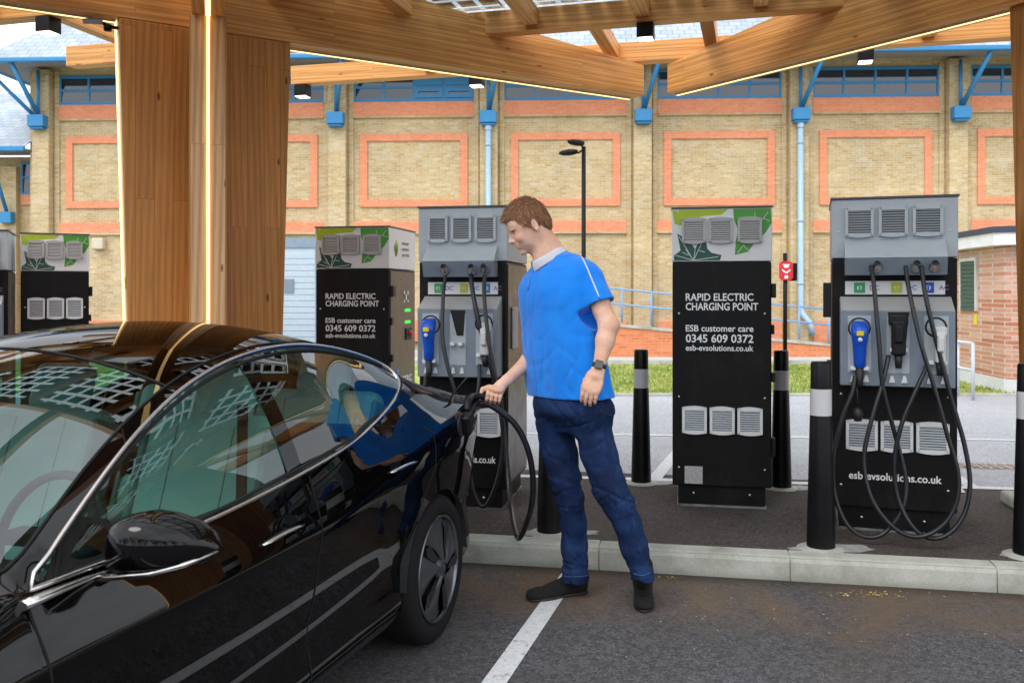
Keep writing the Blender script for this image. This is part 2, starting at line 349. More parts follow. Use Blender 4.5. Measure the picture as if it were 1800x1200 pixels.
# kerb stones, each about 0.9 m
kr = empty('kerb', kp(0,0,0), KROT, kind='structure')
u0_ = ks(gp(1389,1000,.06))[0]; LK = .985; u = u0_-15*LK; i = 0
b = MB()
while u < 14:
    L = LK; a0, a1 = u+.003, u+L-.003; jz = random.uniform(-.002,.002)
    prof = [(0,-.0),(0.004,.095+jz),(.012,.112+jz),(.03,.122+jz),(.125,.126+jz),(.13,.12+jz),(.13,0)]
    b.prism([(p[0],p[1]) for p in prof], a0, a1, ax='x'); u += L
b.box(-13,14,.012,.125,0,.117)
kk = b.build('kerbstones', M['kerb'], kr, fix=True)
# painted lines
def strip(b, p, q, w, z):
    p = Vector((p[0],p[1],0)); q = Vector((q[0],q[1],0)); d = (q-p).normalized(); n = Vector((-d.y,d.x,0))*w/2
    b.quad(*[Vector((x.x,x.y,z)) for x in (p-n,q-n,q+n,p+n)])
DL = Vector((.269,.963,0)); c0 = gp(869,1200); b = MB()
strip(b, c0-DL*4.2, c0+DL*((4.869-NK.dot(c0))/NK.dot(DL)-.02), .093, .004)
c3 = c0-UK*2.9; strip(b, c3-DL*4.2, c3+DL*((4.869-NK.dot(c3))/NK.dot(DL)-.02), .093, .004)
tag(b.build('bay_line', ML), kind='structure')
b = MB()
A_ = gp(1392,849,.12); B_ = gp(1783,859,.12); dB = (B_-A_).normalized()
strip(b, A_-dB*9, B_+dB*6, .09, .124)
A2 = gp(1090,764,.12); B2 = gp(1755,773,.12); d2 = (B2-A2).normalized(); strip(b, A2-d2*10, B2, .08, .124)
for k in range(10):                                                   # rounded end of the bay line
    a0 = math.pi/2*k/10; a1 = math.pi/2*(k+1)/10; r0, r1 = .22, .30
    c = B2-Vector((-d2.y,d2.x,0))*-.0-Vector((-d2.y,d2.x,0))*.26
    pr = lambda a,r: c+d2*(math.sin(a)*r)+Vector((-d2.y,d2.x,0))*(math.cos(a)*r)
    b.quad(*[Vector((x.x,x.y,.124)) for x in (pr(a0,r0),pr(a0,r1),pr(a1,r1),pr(a1,r0))])
strip(b, gp(1148,845,.12), gp(1215,765,.12), .1, .1245); strip(b, gp(1712,858,.12), gp(1675,835,.12), .09, .1245)
strip(b, gp(1640,800,.12), gp(1690,866,.12), .05, .1245)
tag(b.build('car_park_line', ML), kind='structure')
dr = empty('drain_cover', gp(1730,820,.12), KROT, 'rusty brown drain grating let into the car park tarmac', 'drain cover')
b = MB(); b.box(-.42,.5,-.09,.12,.001,.006); b.build('frame', M['steel'], dr)
b = MB()
for k in range(12): b.box(-.39+k*.073,-.345+k*.073,-.07,.1,.004,.010)
b.build('grating', plain('rusty_iron', (.32,.24,.19), .8, var=.3), dr)
# far kerb, path and grass
poly_obj('path', [(-60,11.0,.125),(60,11.0,.125),(60,22,.125),(-60,22,.125)], plain('path_paving', (.50,.49,.47), .85, var=.12, nscale=4, bump=.1), .11, th=.11)
def grassm(nm, a, b2):
    t = NT(nm, rough=.8, spec=.2); v = t.coord('World'); t.set('Base Color', t.mix(t.ramp(t.noise(v, 1.6, 5, .6), [(.35,a),(.65,b2)]), t.ramp(t.noise(v, 60, 3), [(.3,.6),(.7,1.3)]), .5, 'MULTIPLY')); return t.m
MG = grassm('lawn_grass', (.20,.28,.06), (.42,.45,.14))
gr = poly_obj('grass', [(-40,12.4,.14),(60,12.0,.14),(60,17.0,.16),(-40,17.3,.16)], MG, .14, kind='stuff', label='short green lawn strip beyond the car park', cat='grass')
n = 26000; x = np.random.uniform(-1,11,n); y = np.random.uniform(12.2,17.0,n); hgt = np.random.uniform(.02,.06,n); an = np.random.uniform(0,6.28,n)
w = .012; dx = np.cos(an)*w; dy = np.sin(an)*w; lx = np.random.normal(0,.018,n); ly = np.random.normal(0,.018,n)
V = np.stack([np.stack([x-dx,y-dy,np.full(n,.138)],1), np.stack([x+dx,y+dy,np.full(n,.138)],1), np.stack([x+lx,y+ly,.14+hgt],1)],1).reshape(-1,3)
me = bpy.data.meshes.new('grass_blades'); me.from_pydata(V.tolist(), [], np.arange(n*3).reshape(-1,3).tolist()); me.materials.append(MG)
gb = bpy.data.objects.new('grass_blades', me); COL.objects.link(gb); tag(gb, 'loose grass blades standing up from the lawn', 'grass', kind='stuff')
b = MB(); b.box(-30,60,17.35,17.5,.1,.20); b.box(-30,60,12.0,12.12,.1,.15)
tag(b.build('path_edging', M['kerb']), kind='structure')

# ------------------------------------------------------------------ brick building
BY = 24.0; BR = -R(2.7)
bd = empty('brick_building', (0,BY,.1), BR, 'long yellow brick building with orange brick bands, blue trim and slate roof', 'building')
def zb(py): return CZ+(HOR-py)/FPX*BY-.1
PX = [(59+267*k-900)/FPX*BY for k in range(-0,9)]      # pilaster centres
X0 = PX[0]-.25; X1 = 22
b = MB(); b.box(X0, X1, 0, 9, -.3, 7.6); b.build('wall', M['yellow_brick'], bd)
for k,xc in enumerate(PX):
    if xc > X1: continue
    b = MB(); b.box(xc-.23, xc+.23, -.26, .02, -.3, 7.35); b.box(xc+.28,xc+.40,-.05,.02,-.3,7.35); b.box(xc-.40,xc-.28,-.05,.02,-.3,7.35)
    b.build('pilaster', M['yellow_brick'], bd)
WN = [(PX[k]+.40, PX[k+1]-.40) for k in range(8)]+[(PX[8]+.4, X1)]
WN = [w_ for w_ in WN if w_[1] <= X1+.01 and w_[0] < w_[1]]
for k,(a,c) in enumerate(WN):
    b = MB(); z1 = zb(178); z0 = zb(203); b.box(a,c,-.07,.02,z0,z1); b.build('orange_band', M['orange_brick'], bd)
    b = MB(); b.box(a,c,-.09,.02,zb(206),z0-.003); b.build('band_ledge', M['yellow_brick'], bd)
    b = MB(); b.box(a-.0,c+.0,-.06,.02,zb(407),zb(389)); b.build('orange_band', M['orange_brick'], bd)
    b = MB(); b.box(a,c,-.08,.02,zb(411),zb(407)-.003); b.build('band_ledge', M['yellow_brick'], bd)
    b = MB(); b.box(a-.0,c+.0,-.10,.02,zb(600),zb(564)); b.build('orange_band', M['orange_brick'], bd)
    m_ = (a+c)/2; hw = 1.43; z1 = zb(234); z0 = zb(363); t_ = .19
    b = MB(); b.box(m_-hw,m_+hw,-.05,.02,z1-t_,z1); b.box(m_-hw,m_+hw,-.05,.02,z0,z0+t_)
    b.box(m_-hw,m_-hw+t_,-.049,.02,z0+t_,z1-t_); b.box(m_+hw-t_,m_+hw,-.049,.02,z0+t_,z1-t_)
    b.build('orange_panel_frame', M['orange_brick'], bd)
    # window band
    z0 = zb(178); z1 = zb(125); f = MB(); f.box(a,c,-.03,.03,z0+.002,z0+.09); f.box(a,c,-.03,.03,z1-.08,z1); nb = 4
    mid = (z0+z1)/2; f.box(a,c,-.028,.03,mid-.035,mid+.035)
    for j in range(nb+1):
        xx = a+(c-a)*j/nb; ww = .06 if 0<j<nb else .1
        f.box(max(a,xx-ww/2)+(.001),min(c,xx+ww/2)-.001,-.033,.03,z0+.004,z1-.003)
    wf = f.build('window', M['blue_paint'], bd)
    p = MB(); p.box(a+.01,c-.01,-.008,.015,z0+.05,z1-.05); p.build('pane', M['dark_window'], wf)
    if k == 2:
        o2 = MB(); xa = a+(c-a)*.5; 
        for j in (0,1):
            x0_ = xa+(c-a)*.25*j+.03; x1_ = xa+(c-a)*.25*(j+1)-.03
            for bx in ((x0_,x1_,z0+.10,z0+.2),(x0_,x1_,mid-.13,mid-.03),(x0_,x0_+.1,z0+.2,mid-.13),(x1_-.1,x1_,z0+.2,mid-.13)): o2.box(bx[0],bx[1],-.055,-.034,bx[2],bx[3])
            o2.box(x0_,x1_,-.055,-.034,mid+.04,z1-.1)
        o2.build('casement', M['blue_paint'], wf)
# soffit, gutter, roof
EY = -1.25; EZ = 7.30; XE = PX[0]-1.1
b = MB(); b.quad((XE,EY,EZ),(X1+2,EY,EZ),(X1+2,.0,7.45),(XE,.0,7.45)); b.quad((XE,EY,EZ),(XE,10,EZ),(X0,10,7.45),(X0,0,7.45))
b.build('soffit', M['soffit'], bd)
b = MB(); b.box(XE-.06,X1+2,EY-.14,EY,EZ-.03,EZ+.10); b.box(XE-.14,XE,EY-.14,10,EZ-.03,EZ+.10)
b.build('gutter', M['blue_paint'], bd, bevel=.03)
def roof_mesh(name, quads, parent):
    me = bpy.data.meshes.new(name); vs = []; fs = []; uvs = []
    for q in quads:
        q = [Vector(p) for p in q]; n = len(vs); vs += q; fs.append(tuple(range(n,n+len(q))))
        e = (q[1]-q[0]).normalized(); nn = e.cross(q[-1]-q[0]).normalized(); g = nn.cross(e)
        uvs += [((p-q[0]).dot(e), (p-q[0]).dot(g)) for p in q]
    me.from_pydata(vs, [], fs); uv = me.uv_layers.new(name='uv')
    for i,c in enumerate(uvs): uv.data[i].uv = c
    me.materials.append(M['slate']); o = bpy.data.objects.new(name, me); COL.objects.link(o); o.parent = parent
    sm = o.modifiers.new('th','SOLIDIFY'); sm.thickness = .03; return o
rz = EZ+.10; rh = 5.6; ry = 6.4
ru = ry*.85
roof_mesh('roof', [[(XE,EY,rz),(X1+2,EY,rz),(X1+2,EY+ry,rz+rh),(XE+ru,EY+ry,rz+rh)], [(XE,10.5,rz),(XE,EY,rz),(XE+ru,EY+ry,rz+rh),(XE+ru,10.5,rz+rh)]], bd)
# brackets
def bracket(xc, corner=False):
    o = empty('roof_bracket', (xc,-.26,0)); o.parent = bd
    z0 = zb(221); z1 = zb(200)
    b = MB(); b.box(-.22,.22,-.26,.0,z0,z1); b.box(-.18,.18,-.22,.0,z0-.06,z0-.002); b.build('bracket_block', M['blue_paint'], o, bevel=.02)
    b = MB(); b.tube([(0,-.1,z1),(0,-.1,7.3)], .045, 8); b.build('strut', M['blue_paint'], o)
    b = MB(); b.tube([(.02,-.12,z1),(.35 if not corner else -.2,-1.0,7.3)], .06, 8); b.build('strut', M['blue_paint'], o)
    if corner:
        b = MB(); b.tube([(-.12,-.1,z1),(-.95,-.5,7.05)], .05, 8); b.build('strut', M['blue_paint'], o)
    return o
for k,xc in enumerate(PX):
    if xc < X1-.5: bracket(xc, k==0)
for k in (3,5):
    xc = PX[k]; b = MB(); zt = zb(221)-.06
    b.tube([(xc,-.36,zt),(xc,-.36,1.0),(xc+.04,-.38,.85),(xc+.2,-.5,.62),(xc+.26,-.5,.3)], .075, 10)
    b.lathe([(.09,zt-.12),(.09,zt)], 12, M=Matrix.Translation((xc,-.36,0)))
    for zz in (5.2,3.2,1.6): b.lathe([(.076,zz),(.088,zz),(.088,zz+.06),(.076,zz+.06)], 12, M=Matrix.Translation((xc,-.36,0)))
    b.build('downpipe', M['blue_pale'], bd)
# roller door with its own frame and handle
xa = (496-900)/FPX*BY; xb = (556-900)/FPX*BY
MSH = plain('pale_shutter_paint', (.46,.56,.64), .45, var=.06)
dd = MB(); dd.box(xa-1.9,xb-.05,-.12,-.02,.0,zb(435))
for k in range(15): dd.box(xa-1.9,xb-.05,-.135,-.121,.06+k*.16,.18+k*.16)
door = dd.build('roller_door', MSH, bd)
b = MB(); b.box(xa-2.0,xb+.03,-.16,-.02,zb(435)+.002,zb(418)); b.box(xb-.045,xb+.03,-.16,-.02,0,zb(435)); b.build('frame', plain('door_frame_paint', (.22,.30,.38), .5), door)
b = MB(); b.box(xa+.02,xa+.28,-.16,-.137,zb(515),zb(490)); b.build('handle', M['mid_grey'], door, bevel=.01)
b = MB(); xs = (160-900)/FPX*BY; b.box(xs-.16,xs+.16,-.2,.0,zb(437),zb(417)); b.build('wall_light', plain('beige_light_housing', (.62,.55,.42), .5), bd, bevel=.03)
# lower wing on the left
wg = empty('side_wing', (X0-.02,BY+1.2,.1), BR, 'lower brick wing with slate roof and blue gutter at the far left', 'building')
wz = 5.15
b = MB(); b.box(-9,-.0,0,6,-.3,wz); b.build('wall', M['yellow_brick'], wg)
b = MB(); b.box(-1.15,-.75,-.2,.02,-.3,wz-.3); b.build('pilaster', M['yellow_brick'], wg)
b = MB(); b.box(-9,-.05,-.95,.0,wz+.04,wz+.09); b.build('soffit', M['soffit'], wg)
b = MB(); b.box(-9,-.03,-1.05,-.95,wz,wz+.14); b.build('gutter', M['blue_paint'], wg, bevel=.02)
roof_mesh('roof', [[(-9,-1.0,wz+.14),(-.02,-1.0,wz+.14),(-.02,2.4,wz+2.3),(-9,2.4,wz+2.3)]], wg)
f = MB(); a, c = -.70,-.06; z0, z1 = wz-1.05, wz-.15
for bx in ((a,c,z0,z0+.06),(a,c,z1-.06,z1),(a,a+.05,z0+.06,z1-.06),(c-.05,c,z0+.06,z1-.06),((a+c)/2-.025,(a+c)/2+.025,z0+.06,z1-.06),(a+.05,(a+c)/2-.026,z0+.45,z0+.5),((a+c)/2+.026,c-.05,z0+.45,z0+.5)): f.box(bx[0],bx[1],-.05,.01,bx[2],bx[3])
wf = f.build('window', M['blue_paint'], wg); p = MB(); p.box(a+.02,c-.02,-.02,.008,z0+.03,z1-.03); p.build('pane', M['dark_window'], wf)
b = MB(); b.box(a,c,-.06,.01,z0-.28,z0-.002); b.build('orange_band', M['orange_brick'], wg)
b = MB(); b.box(-1.13,-.77,-.42,-.2,wz-1.85,wz-1.55); b.tube([(-.95,-.3,wz-1.55),(-1.1,-.85,wz)], .05, 8); b.build('roof_bracket', M['blue_paint'], wg)

# ------------------------------------------------------------------ ramp wall, railings, hut, lamp post, sign
RY = 19.6
def rz_(x): return .80-(x-2.2)*.098
rw = empty('ramp_wall', (0,RY,.1), 0, 'low orange brick ramp wall sloping down beyond the lawn', 'wall')
b = MB(); xs = [-2,2.2,7.2,9]; zt = [.86,.76,.30,.28]
poly = [(xs[0],-.2)]+[(x,z-.1) for x,z in zip(xs,zt)]+[(xs[-1],-.2)]
b.prism(poly, 0, .25); b.build('wall', M['ramp_brick'], rw, fix=True)
b = MB()
for k in range(3):
    (xa_,za_),(xb_,zb_) = (xs[k],zt[k]-.1),(xs[k+1],zt[k+1]-.1); b.prism([(xa_,za_+.003),(xb_,zb_+.003),(xb_,zb_+.06),(xa_,za_+.06)], -.03, .28)
b.build('coping', M['kerb'], rw, fix=True)
def railing(name, x0, x1, y, zf, h, step, label, mat):
    o = empty(name, (x0,y,0), 0, label, 'railing')
    b = MB(); b.tube([(0,0,zf(x0)+h),(x1-x0,0,zf(x1)+h)], .022, 8); b.build('top_rail', mat, o)
    b = MB(); b.tube([(0,0,zf(x0)+h*.5),(x1-x0,0,zf(x1)+h*.5)], .022, 8); b.build('mid_rail', mat, o)
    k = 0
    while x0+k*step <= x1+.01:
        x = x0+k*step; b = MB(); b.tube([(x-x0,0,zf(x)-.05),(x-x0,0,zf(x)+h)], .025, 8); b.build('post', mat, o); k += 1
    return o
railing('railing', 1.1, 7.4, RY+.12, lambda x: .90-(x-2.2)*.098+.02, .66, .64, 'pale blue tubular railing along the top of the ramp wall', M['blue_rail'])
# substation hut
hut = empty('brick_hut', (6.66,12.3,.1), -R(41), 'pink brick hut with flat white edged roof and green vent', 'hut')
# the near corner stands at local (0,0): side wall runs left and back, front wall runs right
HZ = 2.02
sd = Vector((-.62,.88,0)).normalized(); fd = Vector((1,0.12,0)).normalized()
def hp(a, b_, z): p = sd*a+fd*b_; return Vector((p.x,p.y,z))
b = MB(); L1, L2 = 1.75, 3.0
P0,P1,P2,P3 = hp(0,0,0),hp(L1,0,0),hp(L1,L2,0),hp(0,L2,0)
def boxp(b, P, z0, z1, mi=0):
    n = len(P); b.add([Vector((p.x,p.y,z0)) for p in P]+[Vector((p.x,p.y,z1)) for p in P], [tuple(reversed(range(n))), tuple(range(n,2*n))]+[(i,(i+1)%n,(i+1)%n+n,i+n) for i in range(n)], mi); return b
boxp(b, [P0,P3,P2,P1], .22, HZ); b.build('wall', M['red_brick'], hut, fix=True)
b = MB(); e = .02; boxp(b, [hp(-e,-e,0),hp(-e,L2+e,0),hp(L1+e,L2+e,0),hp(L1+e,-e,0)], -.1, .218); b.build('plinth', plain('white_render', (.66,.68,.70), .8), hut, fix=True)
b = MB(); e = .22; boxp(b, [hp(-e,-e,0),hp(-e,L2+e,0),hp(L1+e,L2+e,0),hp(L1+e,-e,0)], HZ+.002, HZ+.17)
b.build('fascia', plain('white_fascia', (.78,.80,.82), .5), hut, fix=True)
b = MB(); e = .25; boxp(b, [hp(-e,-e,0),hp(-e,L2+e,0),hp(L1+e,L2+e,0),hp(L1+e,-e,0)], HZ+.172, HZ+.25); b.build('roof', plain('dark_roof_felt', (.05,.06,.09), .7), hut, fix=True)
nrm = Vector((-.88,-.62,0)).normalized()
def sidebox(b, a0, a1, z0, z1, th): 
    q = [sd*a0+nrm*.002, sd*a1+nrm*.002, sd*a1+nrm*th, sd*a0+nrm*th]; return boxp(b, q, z0, z1)
b = MB(); sidebox(b, .92,1.46,1.85,1.9,.04); sidebox(b,.88,.92,1.12,1.9,.04); sidebox(b,1.46,1.50,1.12,1.9,.04); vf = b.build('vent', plain('vent_frame', (.6,.62,.62), .6), hut, fix=True)
b = MB()
for k in range(12): sidebox(b, .925,1.455,1.12+k*.061,1.12+k*.061+.052,.03)
b.build('louvre', plain('green_louvre', (.035,.10,.085), .5), vf, fix=True)
b = MB(); sidebox(b, .90,1.02,.92,1.08,.008); b.build('warning_notice', plain('yellow_notice', (.75,.62,.05), .5), hut, fix=True)
MGV = plain('galvanised_rail', (.55,.60,.66), .4, var=.06)
o = empty('handrail', pt(1655,640,12.6)*1.0, 0, 'grey tubular handrail beside the brick hut steps', 'railing'); o.location.z = .12
pa = Vector((5.95,12.9,0)); pb = Vector((5.85,11.55,0)); O_ = Vector(o.location); O_.z = 0
for t_ in (0,.33,.66,1.0):
    p = pa.lerp(pb,t_)-O_; b = MB(); b.tube([(p.x,p.y,0),(p.x,p.y,.72)], .022, 8); b.build('post', MGV, o)
for h_ in (.72,.38):
    b = MB(); p = pa-O_; q = pb-O_; b.tube([(p.x,p.y,h_),(q.x,q.y,h_)], .02, 8); b.build('rail', MGV, o)
# street lamp
lp = empty('street_lamp', ((1026-900)/FPX*18.0,18.0,.12), 0, 'tall black lamp post with twin flat lantern heads before the brick wall', 'lamp post')
b = MB(); b.lathe([(.07,0),(.07,.9),(.045,1.0),(.042,4.25),(0,4.26)], 14); b.build('pole', M['black_metal'], lp)
for sgn,(dx_,dy_,dz_) in enumerate(((-.14,-.12,4.30),(-.27,.20,4.16))):
    b = MB(); b.tube([(0,0,4.2),(dx_*.35,dy_*.35,dz_-.02),(dx_*.6,dy_*.6,dz_)], .02, 8); b.build('arm', M['black_metal'], lp)
    Mx = Matrix.Translation((dx_,dy_,dz_))@Matrix.Rotation(math.atan2(dy_,dx_),4,'Z')
    b = MB(); pr = [(-.2,.0,.02),(-.14,.07,.04),(.0,.1,.055),(.14,.085,.045),(.24,.02,.015)]
    rows = [[Mx@Vector((x_,w_*math.cos(a_),h_*math.sin(a_)+ (0.02 if math.sin(a_)>0 else 0))) for a_ in [2*math.pi*k/14 for k in range(14)]] for x_,w_,h_ in pr]
    b.grid(rows, closed=True); b.build('lantern', M['black_metal'], lp)
# red sign
sg = empty('sign_post', ((1380-900)/FPX*15.5,15.5,.14), 0, 'small red sign with white marks on a thin black post', 'sign')
zt = CZ+(HOR-445)/FPX*15.5-.14
b = MB(); b.tube([(0,0,0),(0,0,zt)], .035, 10); b.build('post', M['black_metal'], sg)
zs = CZ+(HOR-476)/FPX*15.5-.14; w_ = .115; hh = .16
b = MB(); b.prism([(-w_+.04,zs-hh),(w_-.04,zs-hh),(w_,zs-hh+.04),(w_,zs+hh-.04),(w_-.04,zs+hh),(-w_+.04,zs+hh),(-w_,zs+hh-.04),(-w_,zs-hh+.04)], -.065,-.04)
pl = b.build('sign_plate', plain('red_sign_paint', (.62,.02,.04), .4), sg, fix=True)
b = MB(); b.prism([(-.06,zs+.11),(.06,zs+.11),(.03,zs+.05),(-.03,zs+.05)],-.068,-.0655); b.prism([(-.07,zs+.0),(0,zs-.05),(.07,zs+.0),(.07,zs+.03),(0,zs-.02),(-.07,zs+.03)],-.068,-.0655); b.prism([(-.03,zs-.13),(.03,zs-.13),(.03,zs-.08),(-.03,zs-.08)],-.068,-.0655)
b.build('sign_marks', M['white_text'], sg, fix=True).parent = pl
b = MB(); b.box(.06,.2,-.02,.08,zs-.17,zs+.13); b.build('back_box', M['black_metal'], sg)

# fallen leaves and grit by the kerb
MLF = plain('yellow_leaf', (.55,.42,.08), .7, var=.3); MGT = plain('pale_grit', (.50,.46,.36), .8, var=.3)
def litter(name, spots, mat, n, r, sz, label, cat):
    b = MB()
    for (px,py,w_) in spots:
        c = gp(px,py)
        for k in range(int(n*w_)):
            x = c.x+random.gauss(0,r*w_**.5*1.7); y = c.y+random.gauss(0,r*.45); a = random.random()*6.28; q_ = sz*random.uniform(.5,1.3)
            if NK.dot(Vector((x,y,0))) > KD-.02: continue
            M_ = Matrix.Translation((x,y,.007+random.random()*.004))@Matrix.Rotation(a,4,'Z')@Matrix.Rotation(random.uniform(-.5,.5),4,'X')
            b.add([M_@Vector(p) for p in ((-q_,0,0),(0,-q_*.5,0),(q_,0,.001),(0,q_*.5,0))],[(0,1,2,3)])
    tag(b.build(name, mat), label, cat, None, 'stuff')
litter('fallen_leaves', [(1530,1046,1),(1185,1016,.2),(905,1014,.06)], MLF, 60, .065, .0085, 'small yellow leaves lying on the tarmac along the kerb', 'leaves')
litter('grit', [(1245,1043,.3),(1220,1085,.3),(1400,1100,.8),(1000,1150,.5),(1600,1120,.8),(1750,1045,.4)], MGT, 26, .30, .006, 'pale grit specks scattered over the dark tarmac', 'grit')

# the wood behind the photographer, which the car paint and the windows mirror
MTR = plain('tree_leaf_green', (.045,.075,.025), .7, var=.5, nscale=1.2); b = MB(); rt = np.random.RandomState(5)
for k in range(11):
    cx_ = -30+k*6+rt.uniform(-2,2); cy_ = -24+rt.uniform(-4,4); hh_ = rt.uniform(5,9)
    b.tube([(cx_,cy_,-.1),(cx_+.2,cy_,hh_*.55)], [.28,.12], 7, 1)
    for j in range(60):
        c_ = np.array([cx_,cy_,hh_*.62])+rt.normal(0,1,3)*np.array([1.9,1.6,hh_*.18])
        for q_ in range(14):
            p_ = c_+rt.normal(0,.42,3); a_ = rt.normal(0,1,3); a_ /= np.linalg.norm(a_); e_ = np.cross(a_,rt.normal(0,1,3)); e_ /= np.linalg.norm(e_)
            b.add([p_-a_*.22,p_-e_*.13,p_+a_*.22,p_+e_*.13],[(0,1,2,3)],0)
tag(b.build('tree_belt', [MTR, plain('bark_brown',(.10,.07,.05),.9)]), 'dark green trees mirrored in the black car paint', 'trees', None, 'stuff')
# ------------------------------------------------------------------ timber canopy
DA = Vector((.848,.53,0)); DB = Vector((.53,-.848,0))
PC = Vector((-2.14,6.42,0)); PC2 = Vector((3.58,5.36,0)); SZ = 3.30
canopy = empty('timber_canopy', (0,0,0), 0, 'glued timber canopy on boarded columns with tapering beams and purlins', 'canopy')
def oriented(name, b, mat, origin, xdir, parent=None, zdir=None, bevel=.004):
    """mesh built in a frame whose x runs along the grain"""
    x = Vector(xdir).normalized(); z = Vector(zdir).normalized() if zdir is not None else Vector((0,0,1)); y = z.cross(x).normalized(); z = x.cross(y)
    o = b.build(name, mat, parent, bevel=bevel, fix=True); Mx = Matrix((x,y,z)).transposed().to_4x4(); Mx.translation = Vector(origin)
    o.matrix_local = Mx; return o
def beam(name, p, d, L, zb0, ztop0, ztop1, th, mat, led=None, zb1=None):
    b = MB(); zb1 = zb0 if zb1 is None else zb1
    b.prism([(0,0),(L,zb1-zb0),(L,ztop1-zb0),(0,ztop0-zb0)], -th/2, th/2)
    o = oriented(name, b, [mat], Vector((p[0],p[1],zb0)), d, canopy)
    e = MB(); e.box(L+.0005,L+.003,-th/2+.004,th/2-.004,zb1-zb0+.004,ztop1-zb0-.004)
    e.build('end_face', M['end_grain'], o)
    if led is not None:
        l = MB(); l.box(led[0],led[1],led[2]-.015,led[2]+.015,-.012,-.001); l.build('led_strip', M['led'], o)
        l = MB(); l.box(led[0],led[1],led[2]-.021,led[2]-.0155,-.016,-.001); l.box(led[0],led[1],led[2]+.0155,led[2]+.021,-.016,-.001); l.build('led_channel', M['steel'], o)
    return o
def fin(center, d, w, th, ledge=True, name='column_fin', w_bot=None, mat='wood_fin'):
    d = Vector(d).normalized(); w_bot = w_bot or w-.085
    # local x up, local z outward
    b = MB(); h = SZ-.12
    b.prism([(0,.06),(0,w_bot),(h,w),(h,.06)], -th/2, th/2)
    o = oriented(name, b, M[mat], Vector((center.x,center.y,.12)), (0,0,1), canopy, zdir=d, bevel=.006)
    if ledge:
        sl_ = (w-w_bot)/h
        l = MB(); l.prism([(0.0,w_bot+.002),(0.0,w_bot+.014),(h,w+.014),(h,w+.002)], -.009,.009); l.build('led_strip', M['led'], o, fix=True)
        l = MB(); l.prism([(0.0,w_bot+.001),(0.0,w_bot+.003),(h,w+.003),(h,w+.001)], -th/2+.01,-.0095); l.prism([(0.0,w_bot+.001),(0.0,w_bot+.003),(h,w+.003),(h,w+.001)], .0095,th/2-.01); l.build('edge_board', M['wood_pale'], o, fix=True)
    return o
DC = Vector((.31,-.95,0)).normalized()
def column(P, dirs, first):
    b = MB(); b.box(-.05,.05,-.05,.05,.12,SZ+.4); c = b.build('column_core', M['black_metal'], canopy, loc=P)
    b = MB(); b.box(-.5,.5,-.5,.5,.12,.2); p = b.build('column_base', M['kerb'], canopy, bevel=.02); p.location = P; p.rotation_euler = (0,0,KROT)
    if first: fin(P, -DA, .60, .20); fin(P, DA, .56, .20, False); fin(P, DC, .47, .235, True, w_bot=.47); fin(P, -DC, .5, .2, False)
    else: fin(P, -DA, .66, .20, False); fin(P, DA, .6, .2); fin(P, DB, .6, .2); fin(P, -DB, .6, .2, False)
column(PC, None, True)
column(PC2, None, False)
TL = 3.90
beam('main_beam', PC+DA*.05, DA, TL-.05, SZ+.003, 3.95, 3.58, .20, M['wood'], (.52,TL-.08,.06))
beam('main_beam', PC-DA*.05, -DA, TL-.05, SZ+.003, 3.95, 3.62, .20, M['wood'], (.56,TL-.08,0.0))
beam('main_beam', PC+DC*.11, DC, TL-.1, SZ+.003, 3.95, 3.62, .20, M['wood'], (.38,TL-.1,0))
beam('main_beam', PC-DC*.11, -DC, TL-1.2, SZ+.003, 3.95, 3.7, .20, M['wood'])
LB = (Vector((1.50,8.36,0))-PC2).length; dB2 = (Vector((1.50,8.36,0))-PC2).normalized()
beam('main_beam', PC2+dB2*.05, dB2, LB-.05, SZ+.003, 3.98, 3.56, .20, M['wood'], (.1,LB-.06,0))
beam('main_beam', PC2-DA*.05, -DA, .85, SZ+.003, 3.9, 3.85, .20, M['wood'])
beam('main_beam', PC2+DA*.05, DA, TL-.05, SZ+.003, 3.95, 3.62, .20, M['wood'], (.6,TL-.1,0))
beam('main_beam', PC2-dB2*.05, -dB2, TL-.05, SZ+.003, 3.95, 3.62, .20, M['wood'], (.6,TL-.1,0))
# purlins and joists
UP = Vector((.966,-.259,0)); NP = Vector((.259,.966,0))
ZP = 3.615
def lineP(n): return NP*n
N2 = Vector((1.06,8.5,0)).dot(NP); N1 = Vector((.91,7.27,0)).dot(NP); N0 = Vector((-3.49,7.04,0)).dot(NP)
rows = [N2, N1, N0]+[N0-1.32*k for k in range(1,4)]
def purlin(n, u0, u1, th=.14, h=.185):
    b = MB(); b.box(0,u1-u0,-th/2,th/2,0,h); o = oriented('purlin', b, M['wood_pale'] if False else M['wood'], lineP(n)+UP*u0+Vector((0,0,ZP)), UP, canopy)
    for x_ in (-.003,u1-u0+.0005): e = MB(); e.box(x_,x_+.0025,-th/2+.003,th/2-.003,.003,h-.003); e.build('end_face', M['end_grain'], o)
for k,n in enumerate(rows):
    u0 = -6.6
    if k == 0: u0 = -4.6
    if k == 1:
        pe = Vector(((125-900)/FPX*8.63,8.63,0)); u0 = pe.dot(UP)
    purlin(n, u0, 7.2)
uj = Vector((.95,8.5,0)).dot(UP)
for k in range(len(rows)-1):
    for j in range(-8,8):
        uu = uj+.9*j+(.42 if k%2 else 0)
        if uu < -6 or uu > 6.8 or (k == 0 and uu < -3.9) : continue
        a = rows[k]-.07; c = rows[k+1]+.07
        b = MB(); b.box(0,a-c,-.055,.055,.0,.14); oriented('joist', b, M['wood'], lineP(c)+UP*uu+Vector((0,0,ZP+.04)), NP, canopy)
